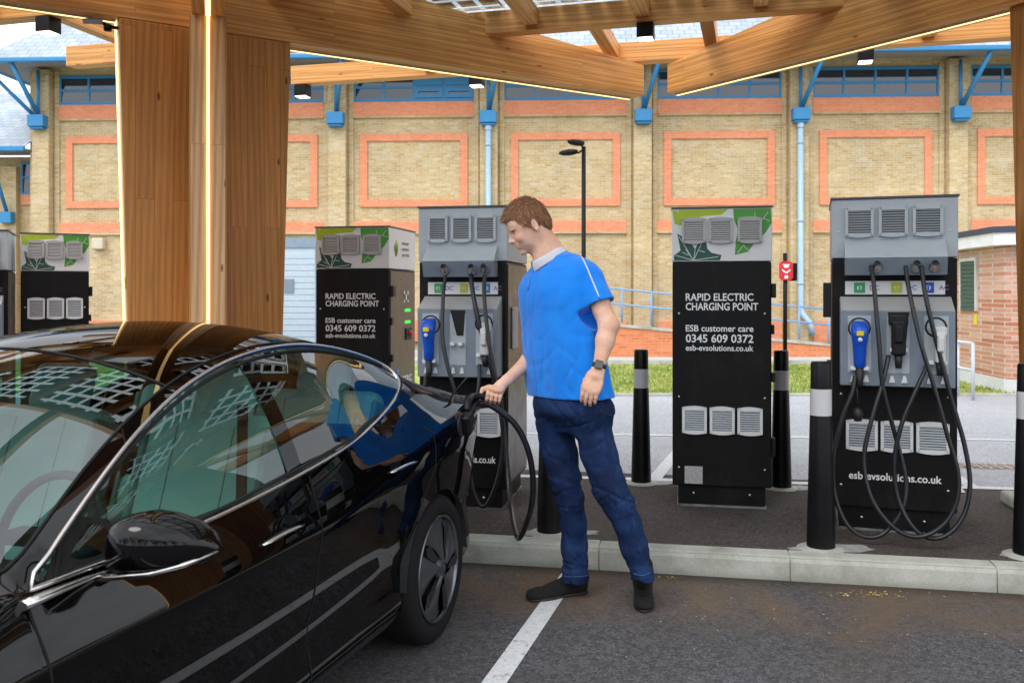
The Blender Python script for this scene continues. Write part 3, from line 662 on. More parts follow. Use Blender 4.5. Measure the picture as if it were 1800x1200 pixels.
# glass solar panels
MGL = glass('canopy_glass', (.90,.95,.95)); MCL = plain('solar_cell', (.012,.016,.035), .25, var=.2, coat=.6)
MCL2 = plain('cell_back', (.075,.05,.05), .5)
proto = None; cnt = 0
pw, pl_ = 1.62, 1.22
for r_ in range(3):
    nc = rows[1+r_]*.5+rows[2+r_]*.5
    for j in range(-4,4):
        uu = j*1.72+.62; c = lineP(nc)+UP*uu
        if r_ < 2 and uu < -3.4: continue
        if proto is None:
            o = empty('solar_panel'); g = MB(); g.box(-pw/2,pw/2,-pl_/2,pl_/2,0,.008); g.build('glass_sheet', MGL, o)
            cb = MB(); nx, ny = 9, 6; px_ = pw/nx; py_ = pl_/ny; s_ = .068
            for a in range(nx):
                for e in range(ny):
                    x_ = -pw/2+(a+.5)*px_; y_ = -pl_/2+(e+.5)*py_; cb.box(x_-s_,x_+s_,y_-s_*1.06,y_+s_*1.06,.0085,.012)
            cb.build('cell_grid', MCL, o, fix=False)
            f = MB(); 
            for bx in ((-pw/2-.02,pw/2+.02,-pl_/2-.02,-pl_/2),(-pw/2-.02,pw/2+.02,pl_/2,pl_/2+.02),(-pw/2-.02,-pw/2,-pl_/2,pl_/2),(pw/2,pw/2+.02,-pl_/2,pl_/2)): f.box(bx[0],bx[1],bx[2],bx[3],-.012,.022)
            f.build('panel_frame', M['steel'], o); proto = o
        else:
            o = proto.copy(); COL.objects.link(o)
            for ch in proto.children:
                q = ch.copy(); COL.objects.link(q); q.parent = o
        o.location = Vector((c.x,c.y,ZP+.215)); o.rotation_euler = (0,0,math.atan2(UP.y,UP.x))
        tag(o, 'glass solar panel of dark square cells lying on the canopy purlins', 'solar panel', 'solar panels roofing the canopy'); cnt += 1
# cube downlights
spots = [((85,45),N0,'black cube downlight above the left building hip, beside the boarded column'),
         ((532,162),N2,'black cube downlight left of the long glowing beam edge, just right of the column'),
         ((838,147),N2,'black cube downlight half hidden behind the middle of the long beam'),
         ((1135,45),N1,'black cube downlight above the tip where the two beams meet'),
         ((1521,93),N2,'black cube downlight at the right, below the right hand beam')]
dp = None
for (px_,py_),n,lab in spots:
    r_ = Vector(((px_-900)/FPX,1,0)); Y = n/r_.dot(NP); c = r_*Y
    if dp is None:
        o = empty('downlight'); b = MB(); b.box(-.065,.065,-.065,.065,-.115,0); b.build('housing', M['black_metal'], o, bevel=.004)
        b = MB(); b.box(-.056,.056,-.056,.056,-.123,-.1152); b.build('diffuser', M['lamp_glow'], o); dp = o
    else:
        o = dp.copy(); COL.objects.link(o)
        for ch in dp.children: q = ch.copy(); COL.objects.link(q); q.parent = o
    o.location = (c.x,c.y,ZP-.002); o.rotation_euler = (0,0,math.atan2(UP.y,UP.x)); tag(o, lab, 'downlight', 'cube downlights under the purlins')
for n,uu in ((N0-1.32,-1.4),(N0-2.64,1.9),(N0-1.32,2.8)):
    o = dp.copy(); COL.objects.link(o)
    for ch in dp.children: q = ch.copy(); COL.objects.link(q); q.parent = o
    c = lineP(n)+UP*uu; o.location = (c.x,c.y,ZP-.002); tag(o, 'black cube downlight on a purlin over the car, out of view', 'downlight', 'cube downlights under the purlins')
# small camera on the column
cc = empty('security_camera', pt(172,40,6.0), R(20), 'small grey security camera beside the top of the glowing column edge', 'camera')
b = MB(); b.tube([(-.09,0,.0),(.03,0,.01)], [.018,.022], 12); b.build('camera_body', M['grey_metal'], cc)
b = MB(); b.tube([(.03,0,.0),(.07,.0,-.02),(.12,.02,-.02)], .012, 8); b.lathe([(.0,-.04),(.025,-.04),(.028,0),(0,.01)], 12, M=Matrix.Translation((.06,0,-.01))); b.build('bracket', M['black_metal'], cc)
# ------------------------------------------------------------------ rapid chargers
MGRN = plain('leaf_bright_green', (.06,.30,.03), .4, var=.15); MLIM = plain('leaf_lime_green', (.38,.50,.02), .4, var=.12)
MDKG = plain('leaf_dark_green', (.008,.075,.055), .4, var=.15); MVEIN = plain('leaf_vein_white', (.55,.62,.58), .5)
MBLU = plain('blue_plug_plastic', (.008,.085,.55), .32, var=.08); MYEL = plain('yellow_sticker', (.8,.62,.02), .5)
MWHT = plain('white_plug_plastic', (.62,.63,.62), .4, var=.05); MLGR = plain('label_green', (.03,.33,.13), .5); MOLV = plain('label_olive', (.50,.52,.03), .5); MLBL = plain('label_blue', (.02,.06,.55), .5); MLB2 = plain('label_sky_blue', (.03,.22,.62), .5)
MVIO = plain('label_violet', (.25,.10,.38), .5); MGRL = emis('status_light_green', (.03,.75,.08), .8)
CW, CD, CH = .60, .72, 1.9
def grille(b, x0, x1, z0, z1, y=0, n=9, frame=0, slat=1):
    """rounded frame with louvre slats, in front of plane y"""
    w = x1-x0; t_ = .016; bow = .010
    def rim(r0, yy0, yy1):
        pts = []
        for (sx,sz,cx,cz) in ((1,1,x1,z1),(-1,1,x0,z1),(-1,-1,x0,z0),(1,-1,x1,z0)): pts.append((cx-sx*r0, cz-sz*r0))
        return pts
    P = rim(0,0,0); Q = rim(t_,0,0); n_ = 6
    top = [(x0+w*i/n_, z1+bow*math.sin(math.pi*i/n_)) for i in range(n_+1)]; bot = [(x0+w*i/n_, z0-bow*math.sin(math.pi*i/n_)) for i in range(n_+1)]
    topi = [(x0+t_+(w-2*t_)*i/n_, z1-t_) for i in range(n_+1)]; boti = [(x0+t_+(w-2*t_)*i/n_, z0+t_) for i in range(n_+1)]
    b.prism(top+topi[::-1], y-.022, y, frame); b.prism(boti+bot[::-1], y-.022, y, frame)
    b.box(x0,x0+t_,y-.022,y,z0,z1,frame); b.box(x1-t_,x1,y-.022,y,z0,z1,frame)
    for i in range(n):
        z = z0+t_+(z1-z0-2*t_)*(i+.5)/n; h = (z1-z0-2*t_)/n*.32
        Mx = Matrix.Translation(((x0+x1)/2,y-.011,z))@Matrix.Rotation(R(-28),4,'X'); b.box(-(w/2-t_),w/2-t_,-.008,.008,-h,h,slat,M=Mx)
    b.box(x0+t_,x1-t_,y-.003,y-.001,z0+t_,z1-t_,2)
MGDK = plain('grille_shadow_board', (.22,.22,.225), .7); MSLP = plain('pale_slat', (.40,.44,.48), .5); MSLD = plain('grey_slat', (.24,.26,.28), .5)
def cab(o, W_=CW):
    """cabinet shared by both faces: x 0..W, front at y=0, depth CD"""
    b = MB(); b.box(0,W_,0,CD,.135,1.556); b.build('cabinet', M['black_metal_dusty'], o, bevel=.008)
    b = MB(); b.box(.035,W_-.035,.03,CD-.03,.014,.1345); b.build('plinth', M['black_metal_dusty'], o, bevel=.003)
    b = MB(); b.box(.03,W_-.03,.025,CD-.025,0,.0135); b.build('base_plate', M['steel'], o)
def screws(o, pts, r=.008, y=-.001):
    for x,z in pts: b = MB(); b.lathe([(0,.004),(r*.7,.004),(r,0)], 8, M=Matrix.Translation((x,y,z))@Matrix.Rotation(R(90),4,'X')); b.build('screw', M['steel'], o)
def side_panel(o, W_=CW):
    b = MB(); b.box(W_+.001,W_+.006,.03,CD-.02,.16,1.54); b.build('side_panel', M['side_brown'], o, bevel=.002)
def leaf_side(o, W_=CW):
    mt = M['white_text']; x = W_+.0075
    b = MB()
    for k,(a,h,w_) in enumerate(((-18,.12,.022),(0,.15,.026),(16,.13,.022),(34,.09,.018))):
        Mx = Matrix.Translation((x+.001,.17,1.66))@Matrix.Rotation(R(-a),4,'X')
        b.add([Mx@Vector((0,0,0)),Mx@Vector((0,w_,h*.5)),Mx@Vector((0,0,h)),Mx@Vector((0,-w_,h*.5))],[(0,1,2,3)], k%2)
    b.build('leaf_emblem', [MGRN,MLIM], o)
    for k,(t_,z_) in enumerate((('ecar',1.77),('powering',1.72),('your drive',1.67))): text_mesh('lettering', t_, M['dark_grey'], o, (x,.33,z_), height=.03, width=.2, rot=(R(90),0,R(90)))
def leaf_back(o, W_=CW, plainp=False):
    """face with leaf artwork and customer text"""
    cab(o, W_)
    b = MB(); b.box(-.004,W_+.004,-.004,CD+.004,1.56,1.895); b.build('top_cover', M['white_panel'], o, bevel=.006)
    b = MB(); b.box(-.008,W_+.008,-.01,CD+.01,1.896,1.906); b.build('lid', M['dark_grey'], o)
    y = -.0055; b = MB(); sx = W_/.6
    def P(l, mi, yy=y): b.add([(p[0]*sx,yy,p[1]) for p in l],[tuple(range(len(l)))],mi)
    P([(.015,1.80),(.04,1.89),(.34,1.89),(.30,1.855),(.20,1.85),(.12,1.83),(.05,1.79)],0)
    P([(.0,1.885),(.015,1.80),(.05,1.79),(.03,1.885)],0,y+.0004)
    P([(.37,1.89),(.595,1.89),(.6,1.80),(.565,1.74),(.50,1.68),(.46,1.62),(.38,1.60),(.385,1.68),(.40,1.76),(.375,1.82)],1)
    P([(.01,1.567),(.01,1.60),(.05,1.63),(.03,1.74),(.10,1.69),(.14,1.64),(.17,1.70),(.20,1.72),(.215,1.64),(.24,1.615),(.30,1.60),(.29,1.567)],2)
    V_ = []
    def vein(x0,z0,x1,z1,w_=.0022):
        d = Vector((x1-x0,0,z1-z0)).normalized(); n = Vector((-d.z,0,d.x))*w_
        b.add([(x0*sx+n.x,y-.0006,z0+n.z),(x1*sx+n.x,y-.0006,z1+n.z),(x1*sx-n.x,y-.0006,z1-n.z),(x0*sx-n.x,y-.0006,z0-n.z)],[(0,1,2,3)],3)
    for a in ((.13,1.568,.04,1.72),(.13,1.568,.19,1.70),(.13,1.568,.08,1.64),(.13,1.568,.14,1.64),(.10,1.60,.06,1.62),(.16,1.63,.2,1.62),(.13,1.568,.02,1.60),(.13,1.568,.28,1.59),(.395,1.61,.58,1.87),(.43,1.66,.47,1.62),(.47,1.72,.54,1.72),(.50,1.76,.50,1.87),(.46,1.70,.40,1.78),(.55,1.83,.59,1.81)): vein(*a)
    b.build('leaf_artwork', [MLIM,MGRN,MDKG,MVEIN], o)
    def gr(x0,z0,x1,z1,fm=M['grille']):
        g = MB(); grille(g, x0*sx,x1*sx,z0,z1,-.005); g.build('vent', [fm,MSLP if fm is not M['grille'] else M['grille'],MGDK], o)
    for x in (.058,.222,.396): gr(x,1.68,x+.145,1.83)
    for x in (.06,.228,.395): gr(x,1.13 if plainp else .475,x+.15,1.31 if plainp else .635,M['white_panel'])
    g = MB(); g.box(.075*sx,.185*sx,-.006,-.001,.15,.26); g.build('label_plate', plain('label_plate_grey', (.38,.38,.38), .5, var=.3, nscale=60), o)
    for t_,z_,h_,w_ in () if plainp else (('RAPID ELECTRIC',1.312,.046,.41),('CHARGING POINT',1.252,.046,.438),('ESB customer care',1.117,.040,.41),('0345 609 0372',1.048,.050,.41),('esb-evsolutions.co.uk',.995,.036,.41)):
        text_mesh('lettering', t_, M['white_text'], o, (.082*sx,-.0015,z_), height=h_, width=w_*sx)
    screws(o, [(x*sx,z) for x in (.04,.56) for z in (.70,1.23,.25)]+[(x*sx,.09) for x in (.13,.47)], y=-.001)
    for hx,hy,z0,z1 in ((.03,.09,1.33,1.42),(.02,.07,1.10,1.16),(.025,.06,.80,.86),(.025,.06,.33,.45)): b = MB(); b.box(W_+.001,W_+hx,.02,hy,z0,z1); b.build('hinge', M['black_plastic'], o, bevel=.004)
def gland(o, x, z, y):
    b = MB(); Mx = Matrix.Translation((x,y,z))@Matrix.Rotation(R(65),4,'X')
    b.lathe([(.0,-.01),(.030,-.01),(.030,.004),(.024,.008),(.024,.022),(.019,.03),(.017,.045)], 14, M=Mx); b.build('cable_gland', M['steel'], o)
def plug(o, x, z0, z1, mat, y=-.19, kind='blue'):
    """connector parked in its holster: gun body from socket (top) down to the cable (bottom)"""
    b = MB(); L_ = z1-z0
    if kind == 'blue':
        pr = [(0,y+.055,.030),(.06,y+.02,.043),(.16,y,.047),(.30,y-.004,.044),(.5,y+.004,.037),(.75,y+.014,.033),(.97,y+.02,.031),(1,y+.02,.02)]
        rows_ = [[(x+r_*math.cos(a),yy+.9*r_*math.sin(a),z1-L_*t_) for a in [2*math.pi*k/16 for k in range(16)]] for t_,yy,r_ in pr]; b.grid(rows_, closed=True); g = b.build('plug', mat, o)
        c = MB(); c.box(x-.018,x+.018,y-.053,y-.046,z1-L_*.30,z1-L_*.2); c.build('sticker', MYEL, g, bevel=.002)
        c = MB(); c.lathe([(0,.003),(.012,.003),(.012,-.003)], 12, M=Matrix.Translation((x,y-.05,z1-L_*.38))@Matrix.Rotation(R(90),4,'X')); c.build('badge', M['white_panel'], g)
        c = MB(); c.tube([(x,y+.02,z0+.01),(x,y+.02,z0-.06),(x,y+.01,z0-.10)], [.024,.019,.016], 12); c.build('strain_relief', M['rubber'], g)
    else:
        w_ = .05 if kind == 'combo' else .036
        b.box(x-w_,x+w_,y-.01,y+.055,z1-L_*.28,z1); b.box(x-w_*.72,x+w_*.72,y-.025,y+.045,z0,z1-L_*.15); b.box(x-w_*.5,x+w_*.5,y-.045,y-.01,z0+L_*.3,z1-L_*.25)
        g = b.build('plug', mat, o, bevel=.012, seg=3)
        c = MB(); c.tube([(x,y+.01,z0+.01),(x,y+.01,z0-.07)], [.022,.016], 12); c.build('strain_relief', M['rubber'], g)
def front_face(o, W_=CW, mid='combo', labs=(MLGR,MOLV,MLBL)):
    sx = W_/.62
    cab(o, W_)
    b = MB(); b.box(-.004,W_+.004,-.004,CD+.004,1.56,1.895); b.build('top_cover', M['grey_metal'], o, bevel=.006)
    b = MB(); b.box(-.010,W_+.010,-.012,CD+.01,1.896,1.908); b.build('lid', M['dark_grey'], o)
    for x0,x1 in ((.066,.21),(.234,.378),(.402,.55)):
        g = MB(); grille(g, x0*sx,x1*sx,1.685,1.845,-.005); g.build('vent', [plain('silver_frame',(.42,.46,.5),.35,.2),MSLD,MGDK], o)
    # outlet housing with sloped top
    b = MB(); xa,xb = .062*sx,.56*sx
    b.prism([(-.003,1.665),(-.135,1.56),(-.135,1.555),(-.003,1.555)][::1], xa, xb, ax='x'); b.build('outlet_hood', M['grey_metal'], o, bevel=.004, fix=True)
    b = MB(); b.prism([(-.002,1.553),(-.135,1.553),(-.10,1.46),(-.002,1.46)], xa, xb, ax='x'); b.build('outlet_box', M['mid_grey'], o, bevel=.003, fix=True)
    for x in (.22,.41,.497): gland(o, x*sx, 1.505, -.12)
    b = MB(); b.box(.066*sx,.56*sx,-.008,-.001,1.352,1.428); lab = b.build('label_strip', M['white_panel'], o)
    for x,m_,m2 in ((.115,labs[0],MVIO),(.30,labs[1],MLB2),(.455,labs[2],MVIO)):
        b = MB(); b.box((x-.004)*sx,(x+.052)*sx,-.0105,-.0082,1.36,1.42); c = b.build('symbol', m_, lab, bevel=.004); c2 = MB(); c2.lathe([(0,.002),(.014,.002),(.014,0)], 16, M=Matrix.Translation(((x+.024)*sx,-.0107,1.39))@Matrix.Rotation(R(90),4,'X')); c2.box((x+.020)*sx,(x+.028)*sx,-.0132,-.0128,1.378,1.402,1)
        c2.build('symbol_mark', [plain('symbol_pale',(.55,.72,.5),.5),m_], lab)
        text_mesh('lettering', 'AC' if x > .4 else 'DC', m2, lab, ((x+.075)*sx,-.009,1.378), height=.026)
    # console
    xa,xb = .037*sx,.592*sx; zt,zb_ = 1.325,.845; y0 = -.155
    b = MB(); b.prism([(-.002,zt+.012),(y0,zt-.06),(y0,zb_),(-.002,zb_)], xa, xb, ax='x'); con = b.build('console', M['mid_grey'], o, bevel=.006, fix=True)
    b = MB(); b.prism([(-.004,zt+.0145),(y0-.002,zt-.0575),(y0-.002,zt-.064),(-.004,zt+.008)], xa+.004, xb-.004, ax='x'); b.build('console_top', M['grille'], con, fix=True)
    for x0,x1 in ((.075,.19),(.265,.375),(.445,.56)):
        b = MB(); b.box(x0*sx,x1*sx,y0-.004,y0-.0005,.92,1.235); b.build('bay_panel', M['grey_metal'], con)
        zh_ = .935 if x0 < .2 else (1.04 if x0 < .4 else .975)
        for q_ in (0,1):
            xx = (x0+.012 if q_==0 else x1-.042)*sx; b = MB(); b.box(xx,xx+.03*sx,y0-.05,y0-.004,zh_,zh_+.02); b.build('hook', M['white_panel'], con, bevel=.002)
            xx = (x0+.01 if q_==0 else x1-.04)*sx; b = MB(); b.prism([(xx,.868),(xx+.03*sx,.868),(xx+.022*sx,.905),(xx+.010*sx,.905)],y0-.012,y0-.001); b.build('arrow_mark', M['white_panel'], con, fix=True)
    b = MB(); b.lathe([(.052,.001),(.060,.001),(.060,-.006),(.0,-.006)], 24, M=Matrix.Translation((.132*sx,y0-.006,1.165))@Matrix.Rotation(R(90),4,'X')); b.build('socket', M['black_plastic'], con)
    b = MB(); b.prism([(.27*sx,1.255),(.372*sx,1.255),(.36*sx,1.10),(.315*sx,1.10)], y0-.008, y0-.0045); b.build('socket', M['black_plastic'], con, fix=True)
    b = MB(); b.lathe([(.046,.001),(.056,.001),(.056,-.006),(.0,-.006)], 24, M=Matrix.Translation((.50*sx,y0-.006,1.175))@Matrix.Rotation(R(90),4,'X')); b.build('socket', M['black_plastic'], con)
    plug(o, .132*sx, .945, 1.205, MBLU, -.215, 'blue')
    if mid: plug(o, .32*sx, 1.02, 1.245, M['black_plastic'], -.20, 'combo')
    plug(o, .515*sx, .985, 1.18, MWHT, -.20, 'slim')
    for x in (.07,.245,.42):
        g = MB(); grille(g, x*sx,(x+.16)*sx,.47,.632,-.001); g.build('vent', [M['white_panel'],MSLP,MGDK], o)
    text_mesh('lettering', 'esb-evsolutions.co.uk', M['white_text'], o, (.085*sx,-.0015,.298), height=.042, width=.46*sx)
    screws(o, [(x*sx,z) for x in (.045,.575) for z in (.78,.26)]+[(x*sx,.08) for x in (.15,.46)]+[(.035,1.71),(.585*sx,1.71)])
def lab_(o, l, cat='charger'): tag(o, l, cat, 'rapid chargers on the island')
def lock(o):
    o.rotation_euler = (0,0,KROT)
def cableset(o, W0, paths, r=.0122):
    """paths in photo pixels with stand-off from the charger face -> local tubes, part 'cable'"""
    Mi = (Matrix.Translation(o.location)@Matrix.Rotation(o.rotation_euler.z,4,'Z')).inverted(); nf = Matrix.Rotation(o.rotation_euler.z,4,'Z')@Vector((0,-1,0))
    for path in paths:
        pts = []
        for px,py,off in path:
            r_ = Vector(((px-900)/FPX,1,(HOR-py)/FPX)); c_ = Vector((0,0,CZ)); p0 = o.location+nf*off
            t_ = (p0-c_).dot(nf)/r_.dot(nf); w_ = c_+r_*t_; w_.z = max(w_.z, .12+.016); pts.append(Mi@w_)
        b = MB(); b.tube(catmull(pts, 8), r, 10); b.build('cable', M['cable'], o)
# 1 right hand charger
c1 = empty('rapid_charger', gp(1463,929,.12)); c1.rotation_euler = (0,0,-R(18.5)); lab_(c1, 'grey topped charger at the right with blue, black and white plugs parked')
front_face(c1, .655)
for hx,z0,z1 in ((-.05,1.22,1.42),(-.03,.9,.97),(-.035,.62,.80)): b = MB(); b.box(hx,-.006,-.0,.09,z0,z1); b.build('hinge', M['black_plastic'], c1, bevel=.004)
H = .18
cableset(c1, .655, [
 [(1531,468,.14),(1536,500,.20),(1545,600,.24),(1552,680,.25),(1575,770,.24),(1592,840,.25),(1588,890,.27),(1566,925,.28),(1540,943,.30),(1508,938,.30),(1482,910,.29),(1466,860,.27),(1466,800,.26),(1480,735,.24),(1498,690,.22),(1503,660,.20)],
 [(1592,468,.14),(1598,510,.20),(1618,600,.26),(1642,680,.28),(1664,760,.29),(1684,830,.30),(1682,880,.31),(1660,920,.32),(1622,942,.33),(1585,936,.33),(1550,905,.33),(1526,860,.32),(1519,800,.30),(1534,730,.28),(1552,670,.24),(1562,625,.19)],
 [(1620,468,.14),(1627,520,.20),(1646,600,.22),(1672,700,.23),(1695,780,.24),(1705,850,.26),(1694,905,.28),(1664,940,.30),(1630,944,.30),(1600,920,.30),(1577,870,.28),(1572,810,.27),(1585,745,.26),(1608,690,.24),(1624,655,.21),(1632,635,.19)]])
b = MB(); b.tube([(.125,-.2,.85),(.13,-.2,.74)], .004, 6); b.lathe([(0,-.05),(.02,-.045),(.028,-.01),(.024,.02),(0,.03)], 12, M=Matrix.Translation((.13,-.2,.70))); b.build('dust_cap', M['rubber'], c1)
# 2 middle charger (leaf side)
c2_ = empty('rapid_charger', gp(1182,889,.12)); lock(c2_); lab_(c2_, 'black charger with leaf artwork and white text, standing between two bollards')
leaf_back(c2_, .612)
# 3 left charger (front) that feeds the car
c3_ = empty('rapid_charger', Vector(((737-900)/FPX*5.78,5.78,.12))); lock(c3_); lab_(c3_, 'grey topped charger behind the man with its middle socket empty')
front_face(c3_, .565, mid=None, labs=(MLGR,MOLV,MLB2)); side_panel(c3_, .565)
leaf_side(c3_, .565)
b = MB(); x_ = .565+.0075; b.box(x_,x_+.02,.12,.26,1.0,1.27); b.build('reader_box', M['grille'], c3_, bevel=.01)
cableset(c3_, .565, [
 [(783,484,.14),(779,520,.20),(778,590,.24),(786,640,.26),(800,690,.27),(812,760,.26),(800,830,.25),(775,850,.25),(757,800,.24),(748,730,.22),(747,690,.20),(749,660,.19)],
 [(852,484,.14),(851,520,.20),(858,590,.24),(868,650,.25),(880,700,.25),(884,780,.25),(872,850,.26),(850,890,.26),(832,860,.26),(826,800,.25),(833,730,.24),(841,680,.22),(843,640,.19)]])
# 4 leaf charger behind the car
c4_ = empty('rapid_charger', Vector(((555-900)/FPX*7.5,7.5,.12))); lock(c4_); lab_(c4_, 'leaf topped black charger behind the car roof, right of the boarded column')
leaf_back(c4_, .63); side_panel(c4_, .63); leaf_side(c4_, .63)
x_ = .63+.0075
b = MB(); b.box(x_,x_+.002,.40,.56,1.20,1.225); b.box(x_,x_+.002,.40,.56,1.10,1.125); b.build('status_light', MGRL, c4_)
b = MB()
for k in range(6): b.box(x_,x_+.003,.37+.05*(k%3),.40+.05*(k%3),1.28+.05*(k//3)+.02*(k%2),1.30+.05*(k//3)+.03*(k%2))
b.build('payment_marks', M['white_panel'], c4_)
b = MB(); b.box(x_,x_+.01,.42,.58,.96,1.06); b.build('reader_box', M['black_plastic'], c4_, bevel=.004)
b = MB(); b.lathe([(0,.02),(.022,.02),(.026,0)], 16, M=Matrix.Translation((x_+.01,.52,1.01))@Matrix.Rotation(R(90),4,'Y')); b.build('stop_button', plain('red_button',(.6,.03,.03),.4), c4_)
b = MB(); b.lathe([(0,.002),(.028,.002),(.028,0)], 16, M=Matrix.Translation((x_,.20,.70))@Matrix.Rotation(R(90),4,'Y')); b.build('round_badge', MLB2, c4_)
text_mesh('lettering', 'ELECTRIC', M['white_text'], c4_, (x_+.001,.18,.60), height=.055, width=.42, rot=(R(90),0,R(90)))
text_mesh('lettering', 'CAR POINT', M['white_text'], c4_, (x_+.001,.18,.52), height=.055, width=.42, rot=(R(90),0,R(90)))
# 5, 6 far left pair
c5_ = empty('rapid_charger', Vector(((36-900)/FPX*8.2,8.2,.12))); c5_.rotation_euler = (0,0,R(26)); lab_(c5_, 'far left leaf topped black charger, left of the boarded column')
leaf_back(c5_, .56, True)
c6_ = empty('rapid_charger', Vector((-4.93,7.62,.12))); c6_.rotation_euler = (0,0,R(24)); lab_(c6_, 'grey topped charger cut off by the left edge of the picture')
front_face(c6_, .62, labs=(MLGR,MOLV,MLB2)); side_panel(c6_, .62)

# ------------------------------------------------------------------ bollards
MBAND = plain('reflective_band', (.60,.60,.62), .35, var=.05); bp_ = None
MRUB = plain('bollard_black_plastic', (.005,.005,.006), .4, var=.25, bump=.05, spec=.25)
for (px,py,yy,sc,l) in ((1127,848,None,.96,'black bollard with white band between the man and the leaf topped charger'),
        (1373,857,None,.965,'black bollard with white band just right of the leaf topped charger'),
        (1443,963,None,1.0,'nearest black bollard with white band, at the kerb in front of the right hand charger'),
        (1808,976,None,1.0,'black bollard with white band cut by the right edge of the picture'),
        (966,936,None,.97,'black bollard hidden behind the leg of the man')):
    if bp_ is None:
        o = empty('bollard'); b = MB(); b.lathe([(.0735,.0),(.0735,.05),(.066,.35),(.057,.705),(.0555,.71)], 28); b.build('post', MRUB, o)
        b = MB(); b.lathe([(.0562,.7105),(.0562,.851)], 28); b.build('reflective_band', MBAND, o)
        b = MB(); b.lathe([(.054,.8515),(.052,.985),(.048,.994),(.0,.996)], 28); b.build('cap', MRUB, o)
        b = MB(); b.lathe([(.0,.012),(.078,.012),(.088,.006),(.12,.003),(.125,.0)], 28); b.build('ground_ring', M['kerb'], o); bp_ = o
    else:
        o = bp_.copy(); COL.objects.link(o)
        for ch in bp_.children: q = ch.copy(); COL.objects.link(q); q.parent = o
    o.location = gp(px,py,.12); o.scale = (sc,sc,sc); tag(o, l, 'bollard', 'bollards round the charging island')
# mortar skirts at the bollard feet
b = MB()
for px,py in ((1443,963),(1808,976),(1127,848),(1373,857),(966,936)):
    c = gp(px,py,.12); n = 18; rr = [.115+.05*random.random() for _ in range(n)]
    ring = [(c.x+rr[k]*1.5*math.cos(6.283*k/n)+.06, c.y+rr[k]*.62*math.sin(6.283*k/n), .1225) for k in range(n)]
    b.add([(c.x,c.y,.124)]+ring, [(0,1+k,1+(k+1)%n) for k in range(n)])
tag(b.build('mortar_patch', plain('pale_mortar', (.34,.34,.34), .9, var=.3, nscale=20)), kind='structure')
# ------------------------------------------------------------------ parked car. car frame: s from the nose to the tail, l to its left (y = -l), z up, in metres of the real car
KC = .93; CYAW = .301
_back = Vector((math.sin(CYAW), math.cos(CYAW), 0)); _left = Vector((math.cos(CYAW), -math.sin(CYAW), 0))
_wc = Vector((-.318, 4.157, 0)); CO = (_wc-_back*3.716-_left*.92)*KC
car = empty('parked_car', CO, math.pi/2-CYAW, 'glossy black saloon car plugged in to charge, standing left of the man', 'car')
car.scale = (KC,KC,KC)
def cv(s, l, z): return Vector((s, -l, z))
PNT = NT('black_car_paint', (.0015,.0015,.0018), .35, 0, .85, spec=.0); PNT.b.inputs['Coat Roughness'].default_value = .012; PNT.b.inputs['Coat IOR'].default_value = 1.42; PNT = PNT.m
CHR = NT('chrome_trim', (.62,.60,.58), .2, 1.0).m
GT = glass('tinted_side_glass', (.32,.57,.53), f0=.085)
GW = glass('windscreen_glass', (.28,.48,.46), f0=.09)
GR = glass('dark_roof_glass', (.03,.045,.05), .55, f0=.05)
INW = plain('cream_upholstery', (.62,.64,.60), .55, var=.05); IND = plain('dark_cabin_trim', (.02,.022,.024), .6); SEAM = plain('shadow_gap', (.001,.001,.001), .9)
zB = spl([(0,.60),(.25,.70),(.6,.79),(1.0,.87),(1.40,.935),(1.75,.938),(2.1,.945),(2.35,.962),(2.62,.985),(2.95,1.022),(3.2,1.048),(3.45,1.085),(3.7,1.115),(4.0,1.095),(4.3,1.06),(4.55,1.0),(4.69,.96)])
zC = spl([(0,.61),(.25,.715),(.6,.81),(1.0,.895),(1.30,.938),(1.44,.952),(1.51,.985),(1.60,1.035),(1.72,1.10),(1.88,1.178),(2.0,1.228),(2.135,1.277),(2.34,1.332),(2.45,1.353),(2.64,1.378),(2.87,1.388),(3.07,1.378),(3.30,1.343),(3.56,1.278),(3.76,1.213),(3.93,1.165),(4.1,1.13),(4.3,1.10),(4.5,1.065),(4.69,1.02)])
zR = spl([(0,.62),(.25,.745),(.6,.86),(.9,.945),(1.08,.99),(1.3,1.07),(1.6,1.20),(1.9,1.33),(2.2,1.415),(2.45,1.458),(2.7,1.478),(2.95,1.478),(3.2,1.455),(3.5,1.398),(3.8,1.305),(4.1,1.195),(4.35,1.13),(4.5,1.10),(4.62,1.09),(4.69,1.05)])
pw_ = spl([(0,.62),(.08,.72),(.2,.82),(.5,.925),(.9,.975),(1.4,.99),(2.2,1.0),(3.0,1.0),(3.72,1.0),(4.1,.975),(4.35,.93),(4.52,.86),(4.63,.76),(4.69,.64)])
lC_ = spl([(0,.55),(.6,.66),(1.2,.74),(1.44,.835),(1.6,.80),(1.72,.768),(1.88,.73),(2.0,.702),(2.135,.677),(2.34,.646),(2.64,.622),(2.87,.616),(3.07,.620),(3.3,.634),(3.56,.660),(3.76,.672),(3.95,.66),(4.2,.63),(4.5,.56),(4.69,.48)])
